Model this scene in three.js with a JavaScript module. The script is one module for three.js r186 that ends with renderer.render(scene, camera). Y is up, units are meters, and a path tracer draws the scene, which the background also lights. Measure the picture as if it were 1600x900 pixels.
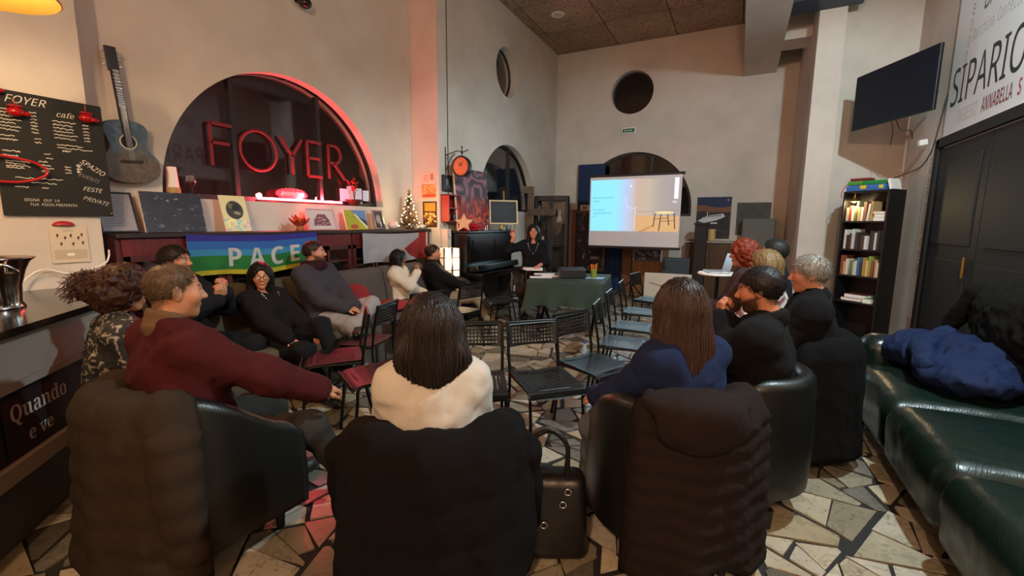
import * as THREE from 'three';
import { mergeGeometries, mergeVertices, toCreasedNormals } from 'three/addons/utils/BufferGeometryUtils.js';
import { RoundedBoxGeometry } from 'three/addons/geometries/RoundedBoxGeometry.js';
import { RectAreaLightUniformsLib } from 'three/addons/lights/RectAreaLightUniformsLib.js';

// ------------------------------------------------------------ camera, sky, lights, exposure
const scene = new THREE.Scene();
scene.background = new THREE.Color(0.0035, 0.0038, 0.005);          // night outside
const camera = new THREE.PerspectiveCamera(65.47, 16 / 9, 0.05, 60);
camera.rotation.set(THREE.MathUtils.degToRad(-8.3), THREE.MathUtils.degToRad(26.6), THREE.MathUtils.degToRad(0.4), 'YXZ');
camera.position.set(0, 1.5, 0);
scene.add(camera);
const renderer = new THREE.WebGLRenderer({ antialias: true });
renderer.toneMapping = THREE.LinearToneMapping;
renderer.toneMappingExposure = 1.0;
renderer.shadowMap.enabled = true;
RectAreaLightUniformsLib.init();
const LIGHT = { cool: 55, warm: 3.3, warmBack: 36, neon: 7.5, screen: 5.5, lantern: 1.1, shelf: 1.0, tree: 0.6 };
const COOL_POS = [1.3, 4.05, -2.75], WARM_POS = [-3.03, 2.50, -0.86], WARM2_POS = [0.1, 3.3, 1.9];
function spot(pos, target, color, intensity, angle, pen, radius) {
  const l = new THREE.SpotLight(color, intensity, 0, angle, pen, 2);
  l.position.set(...pos); l.target.position.set(...target); l.castShadow = true; l.shadow.radius = radius; l.shadow.mapSize.set(1024, 1024);
  scene.add(l); scene.add(l.target); return l;
}
spot(COOL_POS, [1.1, 0.8, -4.3], new THREE.Color(0.74, 0.93, 1.0), LIGHT.cool, 1.32, 0.2, 3);
function point(pos, color, intensity, radius = 1) { const l = new THREE.PointLight(color, intensity, 0, 2); l.position.set(...pos); l.castShadow = true; l.shadow.radius = radius; l.shadow.mapSize.set(1024, 1024); scene.add(l); return l; }
point([WARM_POS[0], WARM_POS[1] - .03, WARM_POS[2]], new THREE.Color(1.0, 0.70, 0.40), LIGHT.warm, 2.2);
point(WARM2_POS, new THREE.Color(1.0, 0.64, 0.40), LIGHT.warmBack, 6);

// ------------------------------------------------------------ helpers
const V3 = (x, y, z) => new THREE.Vector3(x, y, z);
const D2R = Math.PI / 180;
function rng(seed) { let s = seed >>> 0; return () => { s |= 0; s = s + 0x6D2B79F5 | 0; let t = Math.imul(s ^ s >>> 15, 1 | s); t = t + Math.imul(t ^ t >>> 7, 61 | t) ^ t; return ((t ^ t >>> 14) >>> 0) / 4294967296; }; }
function h3(x, y, z) { let h = Math.imul(x, 374761393) ^ Math.imul(y, 668265263) ^ Math.imul(z, 1274126177); h = Math.imul(h ^ h >>> 13, 1274126177); return ((h ^ h >>> 16) >>> 0) / 4294967296; }
function vnoise(x, y, z) {
  const xi = Math.floor(x), yi = Math.floor(y), zi = Math.floor(z); let fx = x - xi, fy = y - yi, fz = z - zi;
  fx = fx * fx * (3 - 2 * fx); fy = fy * fy * (3 - 2 * fy); fz = fz * fz * (3 - 2 * fz);
  const L = (a, b, t) => a + (b - a) * t;
  return L(L(L(h3(xi, yi, zi), h3(xi + 1, yi, zi), fx), L(h3(xi, yi + 1, zi), h3(xi + 1, yi + 1, zi), fx), fy),
    L(L(h3(xi, yi, zi + 1), h3(xi + 1, yi, zi + 1), fx), L(h3(xi, yi + 1, zi + 1), h3(xi + 1, yi + 1, zi + 1), fx), fy), fz) * 2 - 1;
}
const fbm = (x, y, z, o = 3) => { let a = 0, s = 1, t = 0; for (let i = 0; i < o; i++) { a += s * vnoise(x, y, z); t += s; s *= .5; x *= 2.03; y *= 2.03; z *= 2.03; } return a / t; };
const clamp = (v, a, b) => v < a ? a : v > b ? b : v;
const sstep = (a, b, x) => { const t = clamp((x - a) / (b - a), 0, 1); return t * t * (3 - 2 * t); };
const mix = (a, b, t) => a + (b - a) * t;
const lin = hex => { const c = new THREE.Color(hex); return [c.r, c.g, c.b]; };

const names = {};
function numbered(n) { names[n] = (names[n] ?? -1) + 1; return names[n] ? `${n}_${String(names[n]).padStart(3, '0')}` : n; }
function setData(o, label, category, group, kind) { if (label) o.userData.label = label; if (category) o.userData.category = category; if (group) o.userData.group = group; if (kind) o.userData.kind = kind; return o; }
function thing(name, label, category, pos = [0, 0, 0], turn = 0, group) {
  const g = new THREE.Group(); g.name = numbered(name); g.position.set(...pos); g.rotation.y = turn; scene.add(g);
  return setData(g, label, category, group);
}
function part(parent, name, geo, mat, label) {
  const m = new THREE.Mesh(Array.isArray(geo) ? merge(geo) : geo, mat); m.name = name; parent.add(m);
  if (label) m.userData.label = label; return m;
}
function single(name, geo, mat, label, category, group) {
  const m = new THREE.Mesh(Array.isArray(geo) ? merge(geo) : geo, mat); m.name = numbered(name); scene.add(m); return setData(m, label, category, group);
}
function struct(name, geo, mat) { const m = new THREE.Mesh(Array.isArray(geo) ? merge(geo) : geo, mat); m.name = name; m.userData.kind = 'structure'; scene.add(m); return m; }
function structGroup(name) { const g = new THREE.Group(); g.name = name; g.userData.kind = 'structure'; scene.add(g); return g; }
function copyOf(o, pos, turn, label, group) { const c = o.clone(); c.userData = { ...o.userData }; c.name = numbered(o.name.replace(/_\d{3}$/, '')); if (pos) c.position.set(...pos); if (turn !== undefined) c.rotation.y = turn; if (label) c.userData.label = label; if (group) c.userData.group = group; scene.add(c); return c; }
function merge(list) {
  const gs = list.filter(Boolean).map(g => { const n = g.index ? g.toNonIndexed() : g.clone(); for (const k of Object.keys(n.attributes)) if (!['position', 'normal', 'uv', 'color'].includes(k)) n.deleteAttribute(k); return n; });
  const anyC = gs.some(g => g.attributes.color);
  for (const g of gs) { if (!g.attributes.uv) g.setAttribute('uv', new THREE.BufferAttribute(new Float32Array(g.attributes.position.count * 2), 2)); if (anyC && !g.attributes.color) g.setAttribute('color', new THREE.BufferAttribute(new Float32Array(g.attributes.position.count * 3).fill(1), 3)); if (!g.attributes.normal) g.computeVertexNormals(); }
  return gs.length === 1 ? gs[0] : mergeGeometries(gs);
}
const tr = (g, x = 0, y = 0, z = 0, rx = 0, ry = 0, rz = 0) => { g.applyMatrix4(new THREE.Matrix4().compose(V3(x, y, z), new THREE.Quaternion().setFromEuler(new THREE.Euler(rx, ry, rz, 'YXZ')), V3(1, 1, 1))); return g; };
function uvMetres(g) {                                             // box-wise uv in metres
  const n = g.index ? g.toNonIndexed() : g, p = n.attributes.position, nn = n.attributes.normal, uv = new Float32Array(p.count * 2);
  for (let i = 0; i < p.count; i++) { const ax = Math.abs(nn.getX(i)), ay = Math.abs(nn.getY(i)), az = Math.abs(nn.getZ(i)); const x = p.getX(i), y = p.getY(i), z = p.getZ(i);
    if (ay >= ax && ay >= az) { uv[2 * i] = x; uv[2 * i + 1] = z; } else if (ax >= az) { uv[2 * i] = z; uv[2 * i + 1] = y; } else { uv[2 * i] = x; uv[2 * i + 1] = y; } }
  n.setAttribute('uv', new THREE.BufferAttribute(uv, 2)); return n;
}
const box = (w, h, d, x = 0, y = 0, z = 0, rx = 0, ry = 0, rz = 0) => tr(new THREE.BoxGeometry(w, h, d), x, y, z, rx, ry, rz);
const rbox = (w, h, d, r, x = 0, y = 0, z = 0, rx = 0, ry = 0, rz = 0, seg = 2) => tr(new RoundedBoxGeometry(w, h, d, seg, r), x, y, z, rx, ry, rz);
const cyl = (r0, r1, h, x = 0, y = 0, z = 0, seg = 20, rx = 0, ry = 0, rz = 0) => tr(new THREE.CylinderGeometry(r1, r0, h, seg), x, y, z, rx, ry, rz);
const sph = (r, x = 0, y = 0, z = 0, sx = 1, sy = 1, sz = 1, seg = 16) => { const g = new THREE.SphereGeometry(r, seg, Math.max(6, seg * .6 | 0)); g.scale(sx, sy, sz); g.computeVertexNormals(); return tr(g, x, y, z); };
const lathe = (pts, seg = 28, x = 0, y = 0, z = 0) => tr(new THREE.LatheGeometry(pts.map(p => new THREE.Vector2(p[0], p[1])), seg), x, y, z);
function tube(pts, r, closed = false, seg = 6, n, tension = .5) { const c = new THREE.CatmullRomCurve3(pts.map(p => V3(...p)), closed, 'catmullrom', tension); return new THREE.TubeGeometry(c, n || Math.max(8, pts.length * 5), r, seg, closed); }
function bar(a, b, r, seg = 8, r2) { const A = V3(...a), B = V3(...b), d = B.clone().sub(A); const g = new THREE.CylinderGeometry(r2 ?? r, r, d.length(), seg); g.applyQuaternion(new THREE.Quaternion().setFromUnitVectors(V3(0, 1, 0), d.normalize())); const m = A.add(B).multiplyScalar(.5); g.translate(m.x, m.y, m.z); return g; }
function strip(a, b, w, t, up = [0, 1, 0]) { const A = V3(...a), B = V3(...b), d = B.clone().sub(A), L = d.length(); const z = d.clone().normalize(), u = V3(...up), x = u.clone().cross(z).normalize(), y = z.clone().cross(x); const g = new THREE.BoxGeometry(w, t, L); g.applyMatrix4(new THREE.Matrix4().makeBasis(x, y, z)); const m = A.add(B).multiplyScalar(.5); g.translate(m.x, m.y, m.z); return g; }
function extrude(shape, depth, bevel = 0, cs = 12) { return new THREE.ExtrudeGeometry(shape, { depth, bevelEnabled: bevel > 0, bevelSize: bevel, bevelThickness: bevel, bevelSegments: 2, curveSegments: cs }); }
const polyShape = pts => new THREE.Shape(pts.map(p => new THREE.Vector2(p[0], p[1])));
function gridGeo(nu, nv, fn, closeU = false, capV = false) {       // fn(u, v) -> [x, y, z]; v rows, u around
  const pos = [], uv = [], idx = [], cu = closeU ? nu : nu + 1;
  for (let j = 0; j <= nv; j++) for (let i = 0; i < cu; i++) { const p = fn(i / nu, j / nv); pos.push(p[0], p[1], p[2]); uv.push(p[3] ?? i / nu, p[4] ?? j / nv); }
  for (let j = 0; j < nv; j++) for (let i = 0; i < nu; i++) { const a = j * cu + i, b = j * cu + (i + 1) % cu, c = a + cu, d = b + cu; idx.push(a, b, c, b, d, c); }
  if (capV && closeU) for (const j of [0, nv]) { let c = [0, 0, 0]; for (let i = 0; i < cu; i++) for (let k = 0; k < 3; k++) c[k] += pos[(j * cu + i) * 3 + k] / cu; const id = pos.length / 3; pos.push(...c); uv.push(.5, .5); for (let i = 0; i < nu; i++) { const a = j * cu + i, b = j * cu + (i + 1) % cu; j ? idx.push(id, a, b) : idx.push(id, b, a); } }
  const g = new THREE.BufferGeometry(); g.setAttribute('position', new THREE.Float32BufferAttribute(pos, 3)); g.setAttribute('uv', new THREE.Float32BufferAttribute(uv, 2)); g.setIndex(idx); g.computeVertexNormals(); return g;
}
// surface nets over a signed distance function
function nets(sdf, mn, mx, cell, colorFn) {
  const nx = Math.ceil((mx[0] - mn[0]) / cell) + 1, ny = Math.ceil((mx[1] - mn[1]) / cell) + 1, nz = Math.ceil((mx[2] - mn[2]) / cell) + 1;
  const F = new Float32Array(nx * ny * nz), B = 4, far = cell * B * .9 + .02;
  const at = (i, j, k) => (k * ny + j) * nx + i;
  for (let k0 = 0; k0 < nz; k0 += B) for (let j0 = 0; j0 < ny; j0 += B) for (let i0 = 0; i0 < nx; i0 += B) {
    const d = sdf(mn[0] + (i0 + 1.5) * cell, mn[1] + (j0 + 1.5) * cell, mn[2] + (k0 + 1.5) * cell);
    const skip = Math.abs(d) > far;
    for (let k = k0; k < Math.min(k0 + B, nz); k++) for (let j = j0; j < Math.min(j0 + B, ny); j++) for (let i = i0; i < Math.min(i0 + B, nx); i++) F[at(i, j, k)] = skip ? d : sdf(mn[0] + i * cell, mn[1] + j * cell, mn[2] + k * cell);
  }
  const id = new Int32Array(nx * ny * nz).fill(-1), pos = [], idx = [], col = [], uv = [];
  const E = [[0, 1], [0, 2], [0, 4], [1, 3], [1, 5], [2, 3], [2, 6], [3, 7], [4, 5], [4, 6], [5, 7], [6, 7]];
  for (let k = 0; k < nz - 1; k++) for (let j = 0; j < ny - 1; j++) for (let i = 0; i < nx - 1; i++) {
    let m = 0; const v = [];
    for (let c = 0; c < 8; c++) { const f = F[at(i + (c & 1), j + (c >> 1 & 1), k + (c >> 2))]; v.push(f); if (f < 0) m |= 1 << c; }
    if (m === 0 || m === 255) continue;
    let x = 0, y = 0, z = 0, n = 0;
    for (const [a, b] of E) if ((m >> a & 1) !== (m >> b & 1)) { const t = v[a] / (v[a] - v[b]); x += mix(a & 1, b & 1, t); y += mix(a >> 1 & 1, b >> 1 & 1, t); z += mix(a >> 2, b >> 2, t); n++; }
    id[at(i, j, k)] = pos.length / 3; const X = mn[0] + (i + x / n) * cell, Y = mn[1] + (j + y / n) * cell, Z = mn[2] + (k + z / n) * cell; pos.push(X, Y, Z); uv.push(X + .4 * Z, Y + .45 * Z);
    if (colorFn) col.push(...colorFn(X, Y, Z));
  }
  for (let k = 1; k < nz - 1; k++) for (let j = 1; j < ny - 1; j++) for (let i = 1; i < nx - 1; i++) {
    const a = F[at(i, j, k)] < 0;
    for (let ax = 0; ax < 3; ax++) {
      const b = F[ax === 0 ? at(i + 1, j, k) : ax === 1 ? at(i, j + 1, k) : at(i, j, k + 1)] < 0; if (a === b) continue;
      let q = ax === 0 ? [at(i, j - 1, k - 1), at(i, j, k - 1), at(i, j, k), at(i, j - 1, k)] : ax === 1 ? [at(i - 1, j, k - 1), at(i - 1, j, k), at(i, j, k), at(i, j, k - 1)] : [at(i - 1, j - 1, k), at(i, j - 1, k), at(i, j, k), at(i - 1, j, k)];
      q = q.map(t => id[t]); if (q.some(t => t < 0)) continue; if (!a) q.reverse();
      idx.push(q[0], q[1], q[2], q[0], q[2], q[3]);
    }
  }
  const g = new THREE.BufferGeometry(); g.setAttribute('position', new THREE.Float32BufferAttribute(pos, 3)); g.setAttribute('uv', new THREE.Float32BufferAttribute(uv, 2)); if (colorFn) g.setAttribute('color', new THREE.Float32BufferAttribute(col, 3));
  g.setIndex(idx); g.computeVertexNormals(); return g;
}
const smin = (a, b, k) => { const h = k - Math.abs(a - b); return h > 0 ? Math.min(a, b) - h * h / (4 * k) : Math.min(a, b); };
const smax = (a, b, k) => -smin(-a, -b, k);
const sdEll = (x, y, z, a, b, c) => { const k0 = Math.hypot(x / a, y / b, z / c), k1 = Math.hypot(x / (a * a), y / (b * b), z / (c * c)); return k1 < 1e-9 ? -Math.min(a, b, c) : k0 * (k0 - 1) / k1; };
const sdRB = (x, y, z, a, b, c, r) => { const qx = Math.abs(x) - a + r, qy = Math.abs(y) - b + r, qz = Math.abs(z) - c + r; return Math.hypot(Math.max(qx, 0), Math.max(qy, 0), Math.max(qz, 0)) + Math.min(Math.max(qx, qy, qz), 0) - r; };
function sdCone(x, y, z, b) { const dx = b[4] - b[0], dy = b[5] - b[1], dz = b[6] - b[2]; const px = x - b[0], py = y - b[1], pz = z - b[2]; const l = dx * dx + dy * dy + dz * dz; const t = l > 0 ? clamp((px * dx + py * dy + pz * dz) / l, 0, 1) : 0; return Math.hypot(px - t * dx, py - t * dy, pz - t * dz) - (b[3] + t * (b[7] - b[3])); }
const bonesSDF = (bones, k, inflate = 0) => (x, y, z) => { let d = 1e3; for (const b of bones) d = smin(d, sdCone(x, y, z, b), k); return d - inflate; };
const bonesBox = (bones, pad) => { const mn = [1e9, 1e9, 1e9], mx = [-1e9, -1e9, -1e9]; for (const b of bones) for (let i = 0; i < 3; i++) { mn[i] = Math.min(mn[i], b[i] - b[3] - pad, b[i + 4] - b[7] - pad); mx[i] = Math.max(mx[i], b[i] + b[3] + pad, b[i + 4] + b[7] + pad); } return [mn, mx]; };

// ------------------------------------------------------------ textures and materials
function dataTex(n, fn, srgb, rep = 1, m = n) {
  const d = new Uint8Array(n * m * 4);
  for (let j = 0; j < m; j++) for (let i = 0; i < n; i++) { const c = fn(i / n, j / m); const o = (j * n + i) * 4; if (typeof c === 'number') d[o] = d[o + 1] = d[o + 2] = clamp(c * 255, 0, 255); else { d[o] = clamp(c[0] * 255, 0, 255); d[o + 1] = clamp(c[1] * 255, 0, 255); d[o + 2] = clamp(c[2] * 255, 0, 255); } d[o + 3] = 255; }
  const t = new THREE.DataTexture(d, n, m); t.wrapS = t.wrapT = THREE.RepeatWrapping; t.magFilter = THREE.LinearFilter; t.minFilter = THREE.LinearMipmapLinearFilter; t.generateMipmaps = true; if (srgb) t.colorSpace = THREE.SRGBColorSpace; t.repeat.set(rep, rep); t.needsUpdate = true; return t;
}
function tileNoise(u, v, f, seed, o = 3) { let a = 0, s = 1, t = 0; for (let k = 0; k < o; k++) { const F = f << k, x = u * F, y = v * F, xi = Math.floor(x), yi = Math.floor(y); let fx = x - xi, fy = y - yi; fx = fx * fx * (3 - 2 * fx); fy = fy * fy * (3 - 2 * fy); const g = (i, j) => h3((i % F + F) % F, (j % F + F) % F, seed + k); a += s * mix(mix(g(xi, yi), g(xi + 1, yi), fx), mix(g(xi, yi + 1), g(xi + 1, yi + 1), fx), fy); t += s; s *= .55; } return a / t; }
const T = {
  plaster: dataTex(256, (u, v) => { const n = tileNoise(u, v, 4, 1, 5), m = tileNoise(u, v, 3, 90, 2); const k = .9 + .1 * (n - .5) * 1.4 + .05 * (m - .5); return [k, k * .995, k * .985]; }, true, .5),
  fine: dataTex(256, (u, v) => tileNoise(u, v, 32, 3, 3), false, 3),
  fabric: dataTex(128, (u, v) => .5 + .25 * Math.sin(u * Math.PI * 64) * Math.cos(v * Math.PI * 64) + .4 * (tileNoise(u, v, 16, 5, 3) - .5), false, 6),
  leather: dataTex(256, (u, v) => { let b = 9; const F = 26, x = u * F, y = v * F; for (let j = -1; j < 2; j++) for (let i = -1; i < 2; i++) { const a = Math.floor(x) + i, c = Math.floor(y) + j, A = (a + F) % F, Cc = (c + F) % F; const d = Math.hypot(a + h3(A, Cc, 7) - x, c + h3(A, Cc, 8) - y); b = Math.min(b, d); } return 1 - b * .8; }, false, 5),
  wood: dataTex(256, (u, v) => { const n = tileNoise(u, v * .2, 8, 11, 4); const g = .5 + .5 * Math.sin((u * 14 + n * 3.2) * Math.PI * 2); const k = .72 + .22 * g * tileNoise(u, v, 16, 12, 2) + .1 * (n - .5); return [k, k * .95, k * .88]; }, true, 1),
  stone: dataTex(512, (u, v) => { const a = tileNoise(u, v, 6, 21, 5), b = tileNoise(u, v, 3, 22, 3); const vein = Math.abs(tileNoise(u, v, 5, 25, 4) - .5); const sp = tileNoise(u, v, 64, 27, 2); let k = .86 + .22 * (a - .5) + .12 * (b - .5) - (vein < .018 ? .07 : 0) - (sp > .74 ? .12 : 0); return [k, k * (.985 + .02 * (b - .5)), k * (.96 + .05 * (a - .5))]; }, true, .9),
  grout: dataTex(256, (u, v) => { const a = tileNoise(u, v, 20, 31, 4); const k = .75 + .5 * (a - .5); return [k, k, k]; }, true, 2),
  ceil: dataTex(256, (u, v) => { const a = tileNoise(u, v, 40, 41, 2), b = tileNoise(u, v, 4, 42, 4); const k = .86 + .2 * (b - .5) - (a > .68 ? .2 : 0) + (a < .3 ? .08 : 0); return [k, k * .98, k * .95]; }, true, .8),
  wear: dataTex(256, (u, v) => { const b = tileNoise(u, v, 6, 52, 5); return .35 + .5 * b; }, false, 1),
};
function M(hex, rough = .8, o = {}) {
  const { bump, bumpScale, phys, ...rest } = o; const p = { color: new THREE.Color(hex), roughness: rough, ...rest };
  if (bump) { p.bumpMap = bump; p.bumpScale = bumpScale ?? .001; }
  return phys ? new THREE.MeshPhysicalMaterial(p) : new THREE.MeshStandardMaterial(p);
}
const VC = (rough, o = {}) => M('#ffffff', rough, { vertexColors: true, ...o });
function canvasTex(w, h, draw) { const c = document.createElement('canvas'); c.width = w; c.height = h; const g = c.getContext('2d'); draw(g, w, h); const t = new THREE.CanvasTexture(c); t.colorSpace = THREE.SRGBColorSpace; return t; }
const mats = {
  wall: M('#ded6cc', .92, { map: T.plaster, bump: T.fine, bumpScale: .0012 }),
  ceiling: M('#b5a08c', .95, { map: T.ceil, bump: T.fine, bumpScale: .002 }),
  ceilGap: M('#4a4036', .95), black: M('#0d0d0e', .55), blackMetal: M('#141416', .38, { metalness: .5 }),
  darkWood: M('#2b1b14', .55, { map: T.wood }), redWood: M('#5b1a18', .5, { map: T.wood }), midWood: M('#8a5e3a', .6, { map: T.wood }), paleWood: M('#b98d5c', .6, { map: T.wood }),
  frameDark: M('#1a1a1c', .5), white: M('#e8e4dc', .7), paper: M('#e9e6de', .85), chrome: M('#c9c9cc', .18, { metalness: 1 }), brass: M('#b08a3c', .3, { metalness: .9 }),
  glass: M('#ffffff', .04, { phys: true, transmission: 1, thickness: 0, ior: 1.5 }), tubBlack: M('#0c0e0c', .4, { bump: T.leather, bumpScale: .0006 }),
  sofa: M('#0e1c16', .3, { bump: T.leather, bumpScale: .0007 }),
  night: M('#1b1a1a', .9), red: M('#a01818', .5),
};
// ------------------------------------------------------------ the room
const XL = -4.5, XR = 2.0, XREAR = -4.0, ZSTEP = -5.56, ZB = -10.27, HC = 5.32, ZF = 3.2, TH = 0.25;
// a wall with holes: shape drawn in (along, up), extruded by the wall's thickness
function holeArch(cx, base, r, stilt = 0) { const p = new THREE.Path(); p.moveTo(cx - r, base); p.lineTo(cx + r, base); p.lineTo(cx + r, base + stilt); p.absarc(cx, base + stilt, r, 0, Math.PI, false); p.lineTo(cx - r, base); return p; }
function holeRound(cx, cy, r) { const p = new THREE.Path(); p.absarc(cx, cy, r, 0, Math.PI * 2, false); return p; }
function wallShape(a, b, h0, h1, holes) { const s = polyShape([[a, h0], [b, h0], [b, h1], [a, h1]]); s.holes.push(...holes); return s; }
const W1 = { c: -3.55, base: 1.70, r: 1.36 }, W2 = { c: -7.85, base: 1.72, r: 1.13, stilt: .1 }, W3 = { c: -2.16, base: 1.66, r: 1.23, stilt: .16 }, R1 = { c: -7.74, y: 4.22, r: .43 }, R2 = { c: -2.27, y: 4.31, r: .45 };
// side walls run along z: shape x-axis = -z
{ // left wall, front stretch
  const s = wallShape(-ZF, -ZSTEP, 0, HC, [holeArch(-W1.c, W1.base, W1.r)]);
  const g = extrude(s, TH, 0, 48); g.rotateY(Math.PI / 2); g.translate(XL - TH, 0, 0); struct('wall_left', uvMetres(g), mats.wall);   // extrude axis -> +x, shape x -> -z
}
{ // left wall, rear stretch stands 0.5 m further into the room
  const s = wallShape(-ZSTEP + TH - .02, -ZB + TH, 0, HC, [holeArch(-W2.c, W2.base, W2.r, W2.stilt), holeRound(-R1.c, R1.y, R1.r)]);
  const g = extrude(s, TH, 0, 48); g.rotateY(Math.PI / 2); g.translate(XREAR - TH, 0, 0);
  const ret = uvMetres(box(XREAR - XL + TH, HC, TH, (XREAR + XL - TH) / 2, HC / 2, ZSTEP - TH / 2));
  struct('wall_left_rear', [uvMetres(g), ret], mats.wall);
}
{ const s = wallShape(XREAR, 0.82, 0, HC, [holeArch(W3.c, W3.base, W3.r, W3.stilt), holeRound(R2.c, R2.y, R2.r)]); const g = extrude(s, TH, 0, 48); g.translate(0, 0, ZB - TH); struct('wall_back', uvMetres(g), mats.wall); }
struct('wall_right_rear', uvMetres(box(TH, HC, 2.1, .8 + TH / 2, HC / 2, ZB + 1.05)), mats.wall);
struct('wall_alcove', uvMetres(box(XR - .8, HC, TH, (XR + .8) / 2 + .01, HC / 2, -8.2 - TH / 2)), mats.wall);
struct('trim_1', uvMetres(box(.32, HC, .34, .955, HC / 2, -8.07)), mats.wall);       // square pillar
struct('wall_right', uvMetres(box(TH, HC, ZF + 8.5, XR + TH / 2, HC / 2, (ZF - 8.5) / 2)), mats.wall);
struct('wall_front', uvMetres(box(XR - XL + 2 * TH, HC, TH, (XR + XL) / 2, HC / 2, ZF + TH / 2)), mats.wall);
struct('wall_left_pier', uvMetres(box(.3, HC, 2.9, XL + .15, HC / 2, -1.62 + 1.45)), mats.wall);
{ // ceiling: slab with separate panels
  const c = structGroup('ceiling'); part(c, 'slab', box(XR - XL + .6, .2, ZF - ZB + .5, (XR + XL) / 2, HC + .13, (ZF + ZB) / 2), mats.ceilGap);
  const v = [0, 1, 2].map(i => { const m = mats.ceiling.clone(); m.color.set(['#b5a08c', '#ae9985', '#bca793'][i]); return m; });
  const pg = uvMetres(rbox(1.185, .03, 1.185, .006, 0, 0, 0, 0, 0, 0, 1)); let n = 0;
  for (let z = ZB + .6; z < ZF; z += 1.2) for (let x = XL + .1; x < XR + .5; x += 1.2) { const m = part(c, 'ceiling_panel', pg, v[(n * 7 + (n >> 2)) % 3]); m.position.set(x, HC + .012, z); n++; }
}
struct('trim_2', uvMetres(box(.55, .98, ZF - ZB, .15, HC - .48, (ZF + ZB) / 2)), mats.wall);          // downstand beam
struct('trim_3', uvMetres(box(.62, .9, .5, .72, HC - .5, -8.9)), mats.wall);                          // lintel between beam and pillar
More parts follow.
